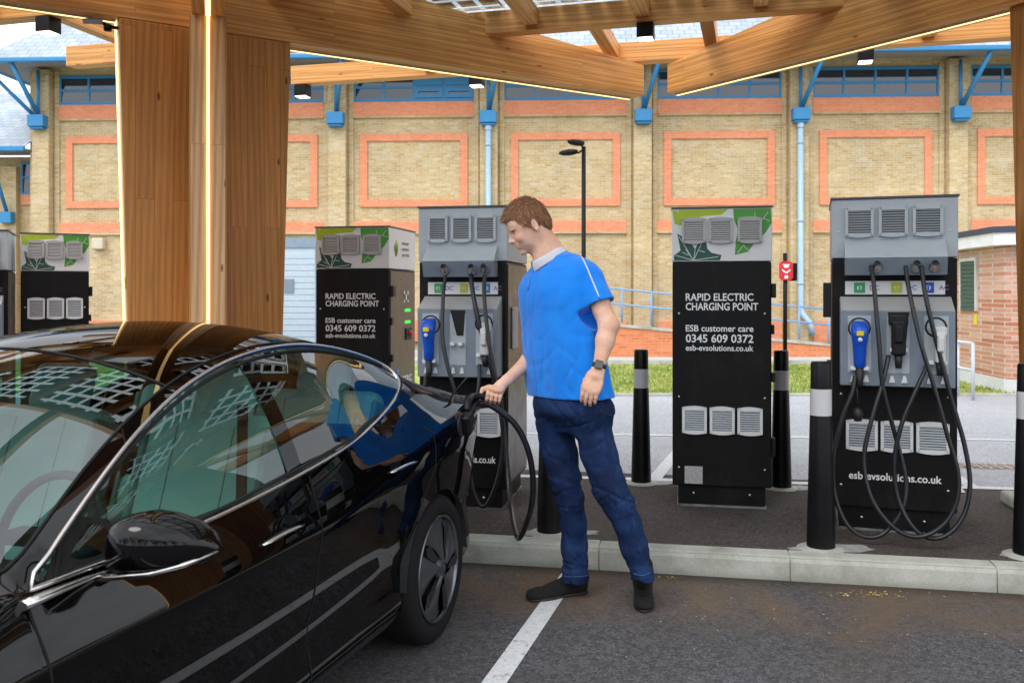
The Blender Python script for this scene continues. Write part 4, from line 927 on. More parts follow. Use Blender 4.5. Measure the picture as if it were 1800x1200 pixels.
# half section below the belt: (height fraction reference, half width)
SEC = [(.20,.80),(.235,.862),(.30,.872),(.40,.858),(.475,.868),(.52,.882),(.62,.900),(.70,.912),(.748,.921),(.770,.9235),(.790,.920),(.86,.893),(.92,.872)]
_lz = spl([(a,b_) for a,b_ in SEC]+[(1.12,.83)])
zCr = spl([(0,.50),(.3,.60),(.8,.70),(1.4,.755),(2.1,.77),(2.6,.785),(3.1,.82),(3.6,.845),(4.2,.86),(4.69,.84)])
AX = (.841, 3.716); AR = .362; AZ = .335
def hw_(s): t = min(1,max(0,(s-2.92)/.36)); return t*t*(3-2*t)*(1-.6*min(1,max(0,(s-4.25)/.4)))
def lB(s): return (.862-.072*hw_(s))*pw_(s)
def side_l(s, z):
    """half width of the lower body at height z"""
    zc = float(zCr(s)); zb = float(zB(s))
    if z <= zc: zz = .2+(z-.2)/(zc-.2)*(.770-.2)
    else: zz = .770+(z-zc)/max(.02,(zb-zc))*(.92-.770)
    zz = min(max(zz,.2),.95); v = float(_lz(zz))*float(pw_(s))
    w = hw_(s)
    if w > 0 and z > zc:
        zh = zc+.5*(zb-zc); zh = zh*(1-w)+(.930+.118*(s-3.2))*w; lh = .912*float(pw_(s)); l0 = .9235*float(pw_(s)); l1 = lB(s)
        vv = l0+(lh-l0)*(z-zc)/max(.01,zh-zc) if z < zh else lh+(l1-lh)*min(1,(z-zh)/max(.01,zb-zh)); v = v*(1-w)+vv*w
    for a in AX:                                                   # flared arches
        d = abs(s-a)
        if d < .55: v += .012*max(0,1-(d/.55)**2)*min(1,max(0,(z-.25)/.3))
    return v
def zbot(s):
    z = .215+max(0,(.35-s))*.25+max(0,s-4.3)*.35
    for a in AX:
        d = abs(s-a)
        if d < AR: z = max(z, AZ+math.sqrt(AR*AR-d*d)*1.0)
    return z
st = set(round(x,4) for x in np.arange(0,4.695,.035)); st |= {0.0,4.69,1.41,2.6,3.55,.03,.015,4.66,4.675}
for a in AX:
    st = {x for x in st if not (abs(x-a) < AR+.01)}
    for k in range(33):
        st.add(round(a-AR*math.cos(math.pi*k/32),4))
    st |= {round(a-AR-.001,4), round(a+AR+.001,4)}
st = sorted(st); NL = 16; NSD = 9; NR = 15
def section(s):
    zb0 = zbot(s); zc = float(zCr(s)); zbb = float(zB(s)); out = []
    if zb0 > zc-.03: zc = zb0+.03
    fr = [0,.06,.13,.24,.36,.46,.55,.66,.78,.88,.95,1.0]
    zs = [zb0+(zc-zb0)*f for f in fr]+[zc+(zbb-zc)*f for f in (.14,)]+[(lambda w: (zc+.5*(zbb-zc))*(1-w)+(.930+.118*(s-3.2))*w)(hw_(s))]+[(lambda w: (zc+.56*(zbb-zc))*(1-w)+(.938+.118*(s-3.2))*w)(hw_(s))]
    for z in zs: out.append((side_l(s,z), z))
    b_ = (lB(s)*1.0, zbb); out.append(b_)
    c = (float(lC_(s)), float(zC(s))); bul = .018*min(1,max(0,(s-1.5)/.5))
    for k in range(1,NSD+1):
        t = k/NSD; out.append((b_[0]+(c[0]-b_[0])*t+bul*math.sin(math.pi*t), b_[1]+(c[1]-b_[1])*t))
    zr = float(zR(s))
    for k in range(1,NR+1):
        t = k/NR; l = c[0]*(1-t); x = 1-(l/c[0]); out.append((l, c[1]+(zr-c[1])*(1-(1-x)**2.0)))
    return out
SECT = [section(s) for s in st]; NROW = len(SECT[0]); RB = NL-1; RC = RB+NSD
def in_poly(x, y, P):
    c = False; j = len(P)-1
    for i in range(len(P)):
        if (P[i][1]>y) != (P[j][1]>y) and x < (P[j][0]-P[i][0])*(y-P[i][1])/(P[j][1]-P[i][1])+P[i][0]: c = not c
        j = i
    return c
GEND = spl([(0,3.42),(.25,3.58),(.5,3.665),(.8,3.715),(1,3.72)])      # rear edge of the side glass against height fraction
def front_gl(t): return 1.46+.03*t
def kind(i, r):
    s0, s1 = st[i], st[i+1]; s = (s0+s1)/2
    if r < RB:
        if 1.41 <= s < 2.6: return 'front'
        if 2.6 <= s < 3.55: return 'rear'
        return 'body'
    if r < RC:
        t = (r-RB+.5)/NSD
        if front_gl(t) < s < float(GEND(t)): return 'side_front' if s < 2.53+.05*t else 'side_rear'
        return 'body'
    q = (r-RC+.5)/NR
    edge = 1/NR
    if q < 1.0/NR: return 'body'
    cowl = 1.10+.33*(1-q)**2
    if cowl < s < 2.18: return 'wind'
    if 2.18 <= s < 3.12: return 'roof'
    if 3.12 <= s < 4.22-.1*(1-q) and q > 1.6/NR: return 'back'
    return 'body'
parts = {}
for side in (1,-1):
    for i in range(len(st)-1):
        for r in range(NROW-1):
            k = kind(i,r); key = k if k in ('body','wind','roof','back') else k+('_l' if side > 0 else '_r')
            parts.setdefault(key, []).append((side,i,r))
def build_faces(lst, name, mat, parent, off=0.0):
    idx = {}; vs = []; fs = []
    def vid(side,i,r):
        l,z = SECT[i][r]
        if r == NROW-1: side = 1
        k = (side,i,r)
        if k not in idx: idx[k] = len(vs); vs.append(cv(st[i], side*l, z))
        return idx[k]
    for side,i,r in lst:
        q = [vid(side,i,r),vid(side,i+1,r),vid(side,i+1,r+1),vid(side,i,r+1)]
        fs.append(tuple(q if side > 0 else q[::-1]))
    b = MB(); b.add(vs, fs, 0, True); o = b.build(name, mat, parent); return o
body = build_faces(parts['body'], 'body', PNT, car)
def capface(i, flip):
    b = MB(); S_ = SECT[i]; P = [cv(st[i],l,z) for l,z in S_]+[cv(st[i],-l,z) for l,z in S_[:-1][::-1]]; b.add(P if not flip else P[::-1], [tuple(range(len(P)))]); return b
capface(0, True).build('nose_panel', PNT, body); capface(len(st)-1, False).build('tail_panel', PNT, body)
for key,name in (('front_l','front_door'),('front_r','front_door'),('rear_l','rear_door'),('rear_r','rear_door')):
    d_ = build_faces(parts[key], name, PNT, car); parts[key+'_o'] = d_
build_faces(parts['wind'], 'windscreen', GW, car); build_faces(parts['roof'], 'roof_glass', GR, car); build_faces(parts['back'], 'rear_window', GR, car)
for key in ('side_front_l','side_rear_l','side_front_r','side_rear_r'): build_faces(parts[key], 'side_window', GT, parts[('front_' if 'front' in key else 'rear_')+key[-1]+'_o'])
def surf(s, r, side=1, off=0.0):
    """point on the shell at station s and fractional row r"""
    S_ = section(s); i = int(min(max(r,0),NROW-1.001)); t = r-i; l = S_[i][0]*(1-t)+S_[i+1][0]*t; z = S_[i][1]*(1-t)+S_[i+1][1]*t
    n = Vector((S_[i+1][1]-S_[i][1], 0, -(S_[i+1][0]-S_[i][0]))); n.normalize()
    return cv(s, side*(l+n.x*off), z+n.z*off)
def sidept(s, z, side=1, off=0.0): return cv(s, side*(side_l(s,z)+off), z)
# chrome round the side glass
for side in (1,-1):
    P = [surf(s, RB+.0, side, .006) for s in np.linspace(1.43,3.38,34)]
    P += [surf(float(GEND(t))+.012, RB+t*NSD, side, .007) for t in (.12,.28,.45,.62,.78)]
    P += [surf(s, RC, side, .006) for s in np.linspace(3.70,1.46,44)]
    for _ in range(10):
        P = [p if i < 3 or i > len(P)-4 else P[i-1]*.25+p*.5+P[i+1]*.25 for i,p in enumerate(P)]
    b = MB(); k = len(P); rr = [.0122]*k
    b.tube(P, rr, 8, flat=.6, closed=True); b.build('window_chrome', CHR, body)
    # black frame inside the chrome
    P2 = [surf(s, RB+.42, side, .002) for s in np.linspace(1.50,3.40,30)]+[surf(float(GEND(t))-.02, RB+t*NSD, side, .002) for t in (.25,.5,.75)]+[surf(s, RC-.45, side, .002) for s in np.linspace(3.66,1.56,36)]
    b = MB(); b.tube(P2, .008, 6, closed=True, flat=.8); b.build('window_seal', SEAM, body)
    # B pillar and quarter pillar, mirror sail
    for s0,s1,wd in ((2.555,2.60,.045),):
        rows_ = []
        for t in np.linspace(0.02,.98,12):
            sc_ = s0+(s1-s0)*t-.02; rows_.append([surf(sc_+dx, RB+t*NSD, side, .0035) for dx in (-wd,-wd/3,wd/3,wd)])
        b = MB(); b.grid(rows_); b.build('pillar_trim', PNT, body)
    b = MB(); tri = [surf(1.47,RB+.2,side,.003),surf(1.72,RB+.2,side,.003),surf(1.715,RB+NSD*.55,side,.003),surf(1.64,RB+NSD*.93,side,.003),surf(1.52,RB+NSD*.9,side,.003)]
    b.add(tri,[tuple(range(5))]); b.build('mirror_sail', SEAM, body)
# A pillar: black band between screen and chrome is body paint; thin rubber line at the glass edge
for side in (1,-1):
    b = MB(); b.tube([surf(s, RC+1.02, side, .002) for s in np.linspace(1.40,3.1,40)], .0045, 5); b.build('glass_seal', SEAM, body)
b = MB(); b.tube([surf(2.18, RC+1+(NR-1)*t, 1, .001) for t in np.linspace(0,1,10)]+[surf(2.18, RC+1+(NR-1)*t, -1, .001) for t in np.linspace(1,0,10)], .005, 5); b.build('glass_seal', SEAM, body)
# seams
def seam(pts, name='door_seam', r=.0035):
    b = MB(); b.tube(pts, r, 5); b.build(name, SEAM, body)
for side in (1,-1):
    seam([sidept(1.41+.03*math.sin((.93-z)*5), z, side, -.0005) for z in np.linspace(.93,.24,24)])
    seam([sidept(2.60+.02*(.95-z), z, side, -.0005) for z in np.linspace(.97,.24,24)])
    seam([sidept(s_, z_, side, -.0005) for s_,z_ in catmull([Vector((3.50,1.06,0)),Vector((3.56,.97,0)),Vector((3.60,.90,0)),Vector((3.58,.80,0)),Vector((3.49,.66,0)),Vector((3.40,.56,0))],6) and [(p.x,p.y) for p in catmull([(3.55,1.0,0),(3.585,.96,0),(3.60,.90,0),(3.57,.80,0),(3.47,.66,0),(3.385,.53,0)],6)]])
    seam([sidept(s, .272, side, -.0005) for s in np.linspace(1.3,3.30,30)], 'sill_seam', .004)
    # sill skirt in satin black
    b = MB(); rows_ = [[sidept(s, .262, side, .001), sidept(s,.225,side,.006), cv(s,side*(side_l(s,.215)-.01),.185), cv(s,side*.74,.175)] for s in np.linspace(1.22,3.34,30)]
    b.grid(rows_); b.build('sill', IND, body)
# deck lid crease, boot seam
for side in (1,-1): seam([surf(s, RC+1.3+(s-4.22)*4, side, .0005) for s in np.linspace(4.12,4.6,10)], 'boot_seam')
# door handles
for side in (1,-1):
    for s0,d_ in ((2.27,'front'),(3.17,'rear')):
        z0 = float(zCr(s0))+.055; P = [sidept(s0+x, z0+.006*math.sin(x*12), side, .0045) for x in np.linspace(-.02,.22,8)]
        b = MB(); b.tube(P, [.006,.013,.0135,.0135,.013,.0125,.011,.005], 8, flat=.5); b.build('handle', CHR, parts[d_+('_l' if side>0 else '_r')+'_o'])
# wheels
TY = plain('tyre_rubber', (.007,.007,.0075), .8, spec=.25, var=.2, bump=.1); RIM = plain('wheel_cover_grey', (.060,.064,.072), .33, .35, var=.08); RIMD = plain('wheel_dark', (.008,.008,.009), .5); LIP = plain('rim_lip', (.16,.165,.18), .3, .9)
def wheel(s, side, rot=0):
    o = empty('wheel'); o.parent = car; o.location = cv(s, side*.905, .335); o.rotation_euler = (R(90),0,0) if side > 0 else (R(-90),0,0)   # local z points outwards
    b = MB(); prof = [(.232,-.20),(.27,-.215),(.315,-.205),(.332,-.17),(.335,-.11),(.3345,-.05),(.327,-.018),(.312,-.002),(.285,.006),(.262,.004),(.243,-.004),(.236,-.014)]
    b.lathe(prof, 64); b.build('tyre', TY, o)
    b = MB(); b.lathe([(.236,-.02),(.241,.0),(.237,.004),(.229,.003),(.226,-.012)], 64); b.build('rim', LIP, o)
    b = MB(); b.lathe([(.228,-.2),(.226,-.05),(.10,-.055),(.0,-.055)], 48); b.build('hub', RIMD, o)
    b = MB(); n = 5
    for k in range(n):                                             # five raised swept blades
        a0 = 2*math.pi*k/n+rot; rows_ = []
        for t in np.linspace(0,1,12):
            r_ = .035+(.226-.035)*t; w_ = (.34+.34*t**1.2)*1.0; sw = .30*t; row = []
            for j in range(9):
                x = j/8; a = a0+sw+(x-.5)*w_*2*.80; h = .004+.010*math.sin(math.pi*x)*(1-.35*t)-.016*(x**2)*t-.012*t*t+ .012*(1-t)
                row.append(Vector((r_*math.cos(a), r_*math.sin(a), h)))
            rows_.append(row)
        b.grid(rows_)
    b.build('wheel_cover', RIM, o)
    b = MB(); b.lathe([(.052,.0),(.048,.014),(.03,.019),(.0,.02)], 24); b.build('hub_cap', RIM, o)
    b = MB()
    for k in range(n):
        a = 2*math.pi*(k+.5)/n+rot+.18; c_ = Vector((.135*math.cos(a),.135*math.sin(a),.0)); Mx = Matrix.Translation(c_)@Matrix.Rotation(a,4,'Z')
        b.add([Mx@Vector(p) for p in ((-.07,-.012,.0135),(-.03,.022,.014),(.06,.040,.0105),(.082,.012,.006),(.05,-.016,.010))],[(0,1,2,3,4)])
    b.build('cover_slot', RIMD, o, fix=False)
    return o
for s_,sd_ in ((AX[0],1),(AX[0],-1),(AX[1],1),(AX[1],-1)): wheel(s_, sd_, .35)
# wheel wells, floor
for a in AX:
    for side in (1,-1):
        b = MB(); b.grid([[cv(a-.365*math.cos(math.pi*k/20)*1.0, side*l, AZ+.365*math.sin(math.pi*k/20)) for l in (.905,.55)] for k in range(21)]); b.build('wheel_housing', IND, body)
b = MB(); b.box(.3,4.45,-.70,.70,.17,.22); b.build('underbody', IND, body)
for side in (1,-1):
    for a in AX:
        b = MB(); b.tube([cv(a-AR*math.cos(t)*1.0, side*(side_l(a-AR*math.cos(t), max(.25,AZ+AR*math.sin(t)))-.006), AZ+AR*math.sin(t)) for t in np.linspace(-.15,math.pi+.15,40)], .007, 6); b.build('arch_lip', PNT, body)
# lights
MTL = NT('red_lamp_lens', (.25,.005,.005), .1, 0, 1.0).m; MHL = NT('clear_lamp_lens', (.5,.52,.55), .08, .3, 1.0).m
for side in (1,-1):
    b = MB(); rows_ = [[sidept(s, float(zCr(s))+dz, side, .002) for dz in (-.02,.03,.07,.10)] for s in np.linspace(4.30,4.66,9)]; b.grid(rows_); b.build('tail_lamp', MTL, car)
    b = MB(); rows_ = [[sidept(s, float(zB(s))-dz, side, .002) for dz in (.11,.07,.03,.005)] for s in np.linspace(.06,.55,10)]; b.grid(rows_); b.build('headlight', MHL, car)
# mirrors
def mirror(side):
    o = empty('wing_mirror'); o.parent = car; o.location = cv(1.675, side*.885, .955)
    b = MB(); rows_ = []
    # from inner to outer, ring in the s/z plane
    for t,s_,z_,hs,hz in ((0,.015,-.0,.028,.020),(.05,.0,-.005,.070,.058),(.18,-.012,.002,.088,.069),(.4,-.006,.007,.094,.073),(.62,.01,.006,.090,.067),(.82,.035,.0,.074,.054),(.94,.055,-.007,.052,.036),(1,.068,-.012,.018,.012)):
        row = []
        for k in range(20):
            a = 2*math.pi*k/20; c_,s2 = math.cos(a),math.sin(a); e = .58
            x = hs*math.copysign(abs(c_)**e,c_); z = hz*math.copysign(abs(s2)**e,s2)
            if z < 0: z *= .60
            else: z *= 1.22
            if x > 0: x *= .55
            row.append(Vector((s_+x, -side*(.005+.235*t), z_+z+.02)))
        rows_.append(row)
    b.grid(rows_, closed=True)
    b.add(rows_[0],[tuple(range(20))]); b.add(rows_[-1],[tuple(range(20))])
    b.build('mirror_shell', PNT, o, fix=True)
    b = MB(); b.tube([(-.03,-side*-.06,-.060),(-.045,-side*-.02,-.046),(-.062,-side*.05,-.030),(-.060,-side*.14,-.016),(-.025,-side*.205,.000),(.05,-side*.243,.014)], [.013,.012,.011,.010,.009,.004], 8, flat=.8); b.build('mirror_chrome', CHR, o)
    b = MB(); b.tube([(.02,-side*-.075,-.06),(.0,-side*.04,-.03)], .022, 8, flat=.6); b.build('mirror_arm', IND, o)
    return o
mirror(1); mirror(-1)
# cowl chrome wedge at the foot of the A pillar, wipers
b = MB(); b.tube([surf(s, RB-.25, 1, .006) for s in np.linspace(1.40,1.66,8)], [.016,.018,.017,.015,.013,.011,.009,.006], 8, flat=.7); b.build('belt_chrome_tip', CHR, body)
def wsp(s, f, off=.02): return surf(s, RC+(1-f)*NR, 1, off)
b = MB(); b.tube([wsp(1.22,.55,.02),wsp(1.34,.40,.018),wsp(1.52,.12,.016)], .007, 6); b.tube([wsp(1.20,.62,.02),wsp(1.30,.45,.03)], .010, 6); b.build('wiper', IND, car)
# cabin
ca = empty('cabin'); ca.parent = car
for l_ in (.66,-.66): b = MB(); b.tube([cv(2.55,l_,.40),cv(2.52,l_,.8),cv(2.60,l_*.93,1.2)], .022, 6, flat=.2); b.build('seat_belt', IND, ca)
b = MB(); b.box(1.45,3.9,-.72,.72,.30,.36); b.box(1.25,1.85,-.74,.74,.62,.86); b.build('dashboard', IND, ca, bevel=.03)
b = MB(); b.box(1.5,3.5,.76,.79,.36,.93); b.box(1.5,3.5,-.79,-.76,.36,.93); b.build('door_lining', IND, ca)
b = MB(); b.box(3.45,4.1,-.70,.70,.36,1.00); b.build('rear_shelf', IND, ca)
def seat(sx, l, w=.27, col=INW):
    o = empty('seat'); o.parent = ca; 
    b = MB(); b.box(sx-.28,sx+.25,-w,w,.42,.60); b.build('cushion', col, o, bevel=.06, seg=3)
    Mx = Matrix.Translation((sx+.24,0,.55))@Matrix.Rotation(R(20),4,'Y')
    b = MB(); b.box(-.07,.07,-w,w,0,.62,M=Mx); b.build('backrest', col, o, bevel=.055, seg=3)
    b = MB(); b.box(-.05,.05,-.13,.13,.60,.80,M=Mx); b.build('headrest', col, o, bevel=.04, seg=3)
    for f_ in (-.45,.45):
        b = MB(); b.tube([Mx@Vector((-.0705,w*f_,z_)) for z_ in (.08,.3,.56)], .0025, 5); b.build('seam', plain('seat_stitch',(.25,.26,.25),.7), o)
    b = MB(); b.box(-.076,.076,-w-.004,-w*.93,.0,.57,M=Mx); b.box(-.076,.076,w*.93,w+.004,.0,.57,M=Mx); b.build('side_bolster', plain('grey_bolster',(.30,.32,.31),.6), o, bevel=.02)
    o.location = (0,-l,0); return o
seat(2.35,.38); seat(2.35,-.38); seat(3.22,.33,.32); seat(3.22,-.33,.32)
b = MB(); C_ = Vector((1.98,-.38,.88)); b.tube([C_+Vector((.06*math.sin(a),.18*math.cos(a),.17*math.sin(a))) for a in [2*math.pi*k/28 for k in range(28)]], .014, 8, closed=True); b.box(1.93,2.0,-.50,-.26,.86,.90); b.build('steering_wheel', IND, ca)
b = MB(); b.box(1.84,1.87,-.20,.20,.86,1.08); b.build('touch_screen', IND, ca, bevel=.008)
b = MB(); p_ = Vector((1.98,0,1.30)); b.box(p_.x-.015,p_.x+.02,-.13,.13,1.20,1.27); b.build('rear_view_mirror', IND, ca, bevel=.01)
# charge port with its open flap, connector
PORT = sidept(3.97,.955,1,0)
_cm = (Matrix.Translation(CO)@Matrix.Rotation(math.pi/2-CYAW,4,'Z')@Matrix.Scale(KC,4)).inverted()
_a = _cm@pt(787,703,4.28); _b = _cm@pt(822,663,4.30); _x = (_b-_a); _l = _x.length; _x.normalize(); _z = (_cm.to_3x3()@Vector((0,1,0))).normalized(); _y = _z.cross(_x).normalized(); _z = _x.cross(_y)
Mf = Matrix((_x,_y,_z)).transposed().to_4x4(); Mf.translation = _a
b = MB(); b.box(0,_l,-.004,.004,-.02,.085,M=Mf); b.build('charge_flap', PNT, car, bevel=.003)
b = MB(); b.lathe([(.0,.002),(.045,.002),(.055,.008),(.058,.0)], 20, M=Matrix.Translation(PORT+Vector((0,-.002,0)))@Matrix.Rotation(R(90),4,'X')); b.build('charge_port', IND, car)
# connector: a part of the charger that feeds it
def w2(v): return car_m@v
car_m = Matrix.Translation(CO)@Matrix.Rotation(math.pi/2-CYAW,4,'Z')@Matrix.Scale(KC,4)
Mi3 = (Matrix.Translation(c3_.location)@Matrix.Rotation(KROT,4,'Z')).inverted()
pA = w2(PORT+Vector((0,-.005,0))); pB = pt(835,712,4.30); pH = pt(866,699,4.33)
conn = MB(); d_ = (pB-pA)
def L3(p): return Mi3@Vector(p)
# body blocks along the axis A->B
ax = d_.normalized(); zz = Vector((0,0,1)); zz = (zz-ax*zz.dot(ax)).normalized(); yy = zz.cross(ax)
def frame(o_): m = Matrix((ax,yy,zz)).transposed().to_4x4(); m.translation = o_; return Mi3@m
Lc = d_.length
conn.box(.0,.075,-.036,.036,-.058,.036,M=frame(pA)); conn.box(.07,Lc*.62,-.030,.030,-.045,.032,M=frame(pA)); conn.box(Lc*.55,Lc+.02,-.024,.024,-.022,.030,M=frame(pA))
cn = conn.build('car_connector', M['black_plastic'], c3_, bevel=.012, seg=3)
hb = MB(); hb.tube([L3(p) for p in catmull([pA+ax*.09+zz*.03, pA+ax*.13+zz*.062, pB+zz*.045, pH+Vector((.0,0,.004)), pH+Vector((.045,0,-.014))], 6)], .0165, 12); hb.build('handle', M['black_plastic'], cn)
hb = MB(); hb.box(-.03,.03,-.031,-.029,-.006,.006,M=frame(pA+ax*.13)); hb.build('marking', M['grey_metal'], cn)
hb = MB(); hb.lathe([(.012,0),(.012,.012),(.0,.014)], 12, M=Mi3@Matrix.Translation(pA+ax*.05-zz*.065)); hb.build('latch', M['rubber'], cn)
cab_pts = [pB-ax*.02, pt(850,708,4.32), pt(872,718,4.34), pt(905,745,4.36), pt(928,790,4.38), pt(937,845,4.42), pt(932,900,4.50), pt(914,944,4.72)]
cab_pts[-1].z = max(cab_pts[-1].z, .145)
nf = Vector((-.187,-.982,0))
r_ = lambda px,py,Y: pt(px,py,Y)
cab_pts += [r_(905,930,5.0), r_(897,880,5.3), r_(890,800,5.45), r_(879,720,5.5), r_(862,640,5.5), r_(840,560,5.5), r_(829,500,5.55), r_(828,482,5.62)]
b = MB(); b.tube(catmull([L3(p) for p in cab_pts], 8), .0148, 12); b.build('cable', M['cable'], c3_)
# ------------------------------------------------------------------ implicit surfaces -> one continuous mesh
class SDF:
    def __init__(s, lo, hi, h):
        s.lo = np.array(lo,float); s.h = h; n = np.ceil((np.array(hi)-s.lo)/h).astype(int)+1; s.n = n
        s.D = np.full(n, .5, np.float32); s.ax = [s.lo[i]+h*np.arange(n[i]) for i in range(3)]
    def sl(s, lo, hi):
        a = np.clip(np.floor((np.array(lo)-s.lo)/s.h).astype(int),0,s.n-1); b = np.clip(np.ceil((np.array(hi)-s.lo)/s.h).astype(int)+1,1,s.n)
        return tuple(slice(a[i],max(b[i],a[i]+1)) for i in range(3))
    def grid(s, sl): return np.meshgrid(*[s.ax[i][sl[i]].astype(np.float32) for i in range(3)], indexing='ij')
    def put(s, sl, d, k, op='u'):
        D = s.D[sl]
        if op == 'u':
            if k > 0: h = np.clip(.5+.5*(D-d)/k,0,1); s.D[sl] = D*(1-h)+d*h-k*h*(1-h)
            else: s.D[sl] = np.minimum(D,d)
        elif op == 's':
            if k > 0: h = np.clip(.5-.5*(D+d)/k,0,1); s.D[sl] = D*(1-h)+(-d)*h+k*h*(1-h)
            else: s.D[sl] = np.maximum(D,-d)
    def cone(s, a, b, r1, r2, k=.02, op='u', m=.06):
        a = np.array(a,float); b = np.array(b,float); R_ = max(r1,r2)+m+k
        sl = s.sl(np.minimum(a,b)-R_, np.maximum(a,b)+R_); X,Y,Z = s.grid(sl); ba = b-a; L = (ba**2).sum()+1e-12
        t = np.clip(((X-a[0])*ba[0]+(Y-a[1])*ba[1]+(Z-a[2])*ba[2])/L,0,1)
        d = np.sqrt((X-a[0]-ba[0]*t)**2+(Y-a[1]-ba[1]*t)**2+(Z-a[2]-ba[2]*t)**2)-(r1+(r2-r1)*t); s.put(sl,d,k,op)
    def ell(s, c, r, ax=None, k=.01, op='u', m=.05, e=2):
        """ellipsoid with axes ax (rows)"""
        c = np.array(c,float); r = np.array(r,float); R_ = r.max()+m+k; sl = s.sl(c-R_,c+R_); X,Y,Z = s.grid(sl)
        A = np.eye(3) if ax is None else np.array(ax,float); P = [ (X-c[0])*A[i][0]+(Y-c[1])*A[i][1]+(Z-c[2])*A[i][2] for i in range(3)]
        q = (np.abs(P[0]/r[0])**e+np.abs(P[1]/r[1])**e+np.abs(P[2]/r[2])**e)**(1/e); g = np.sqrt((P[0]/r[0]**2)**2+(P[1]/r[1]**2)**2+(P[2]/r[2]**2)**2)+1e-9
        d = q*(q-1)/g if e == 2 else (q-1)*r.min(); s.put(sl,d.astype(np.float32),k,op)
    def trunk(s, tab, u, v, k=.02, e=2.4, op='u'):
        """stack of super-ellipses: rows (z, cx, cy, half width along u, half depth along v)"""
        T = np.array(tab,float); T = T[np.argsort(T[:,0])]; R_ = T[:,3:5].max()+.08
        sl = s.sl((T[:,1].min()-R_,T[:,2].min()-R_,T[0,0]-.06),(T[:,1].max()+R_,T[:,2].max()+R_,T[-1,0]+.06)); X,Y,Z = s.grid(sl); z = s.ax[2][sl[2]]
        f = [spl([(T[i,0],T[i,j]) for i in range(len(T))])(z).astype(np.float32)[None,None,:] for j in (1,2,3,4)]
        dx = X-f[0]; dy = Y-f[1]; a = dx*u[0]+dy*u[1]; b = dx*v[0]+dy*v[1]
        q = (np.abs(a/f[2])**e+np.abs(b/f[3])**e)**(1/e); d = (q-1)*np.minimum(f[2],f[3])
        cap = np.maximum(T[0,0]-Z, Z-T[-1,0]); d = np.where((d>0)&(cap>0), np.sqrt(d*d+cap*cap), np.maximum(d,cap)); s.put(sl,d.astype(np.float32),k,op)
    def disp(s, f, band=.03):
        m = np.abs(s.D) < band; i,j,k = np.nonzero(m); s.D[m] += f(s.ax[0][i],s.ax[1][j],s.ax[2][k]).astype(np.float32)
    def mesh(s, name, mat, parent, smooth=0):
        D = s.D; n = np.array(D.shape); S_ = D < 0
        offs = [(0,0,0),(1,0,0),(0,1,0),(1,1,0),(0,0,1),(1,0,1),(0,1,1),(1,1,1)]
        cnt = sum(S_[o[0]:n[0]-1+o[0], o[1]:n[1]-1+o[1], o[2]:n[2]-1+o[2]].astype(np.int8) for o in offs)
        act = np.argwhere((cnt>0)&(cnt<8)); ids = np.full(n-1, -1, np.int64); ids[act[:,0],act[:,1],act[:,2]] = np.arange(len(act))
        V = np.stack([D[act[:,0]+o[0],act[:,1]+o[1],act[:,2]+o[2]] for o in offs],1).astype(float)
        P = np.zeros((len(act),3)); C = np.zeros(len(act)); O_ = np.array(offs,float)
        for a in range(8):
            for b in range(a+1,8):
                if np.abs(O_[a]-O_[b]).sum() != 1: continue
                x = (V[:,a]<0)!=(V[:,b]<0); t = np.where(x, V[:,a]/np.where(np.abs(V[:,a]-V[:,b])<1e-12,1,V[:,a]-V[:,b]),0)[:,None]
                P += np.where(x[:,None], O_[a]+(O_[b]-O_[a])*t, 0); C += x
        P = (P/C[:,None]+act)*s.h+s.lo; Q = []
        for ax_ in range(3):
            e = np.zeros(3,int); e[ax_] = 1; A = S_[:n[0]-e[0],:n[1]-e[1],:n[2]-e[2]]; B = S_[e[0]:,e[1]:,e[2]:]
            X = np.argwhere(A!=B); X = X[(X>=1).all(1)&(X<n-1).all(1)]; fl = A[X[:,0],X[:,1],X[:,2]]
            o1 = np.zeros(3,int); o1[(ax_+1)%3] = -1; o2 = np.zeros(3,int); o2[(ax_+2)%3] = -1
            q = np.stack([ids[tuple((X+d_).T)] for d_ in (np.zeros(3,int),o1,o1+o2,o2)],1); q[~fl] = q[~fl][:,::-1]; Q.append(q[(q>=0).all(1)])
        Q = np.concatenate(Q); lab = np.arange(len(P)); ea = np.concatenate([Q[:,i] for i in range(4)]); eb = np.concatenate([Q[:,(i+1)%4] for i in range(4)])
        while True:
            m_ = np.minimum(lab[ea],lab[eb]); l2 = lab.copy(); np.minimum.at(l2,ea,m_); np.minimum.at(l2,eb,m_); l2 = l2[l2]; l2 = l2[l2]
            if (l2==lab).all(): break
            lab = l2
        big = np.bincount(lab).argmax(); Q = Q[lab[Q[:,0]]==big]; used = np.unique(Q); rm = np.zeros(len(P),np.int64); rm[used] = np.arange(len(used)); Q = rm[Q]; P = P[used]
        me = bpy.data.meshes.new(name); me.vertices.add(len(P)); me.vertices.foreach_set('co', P.ravel()); me.loops.add(Q.size); me.loops.foreach_set('vertex_index', Q.ravel())
        me.polygons.add(len(Q)); me.polygons.foreach_set('loop_start', np.arange(0,Q.size,4)); me.polygons.foreach_set('use_smooth', np.ones(len(Q),bool)); me.update(); me.validate()
        me.materials.append(mat); o = bpy.data.objects.new(name, me); COL.objects.link(o); o.parent = parent
        if smooth: m = o.modifiers.new('smooth','SMOOTH'); m.factor = .5; m.iterations = smooth
        return o
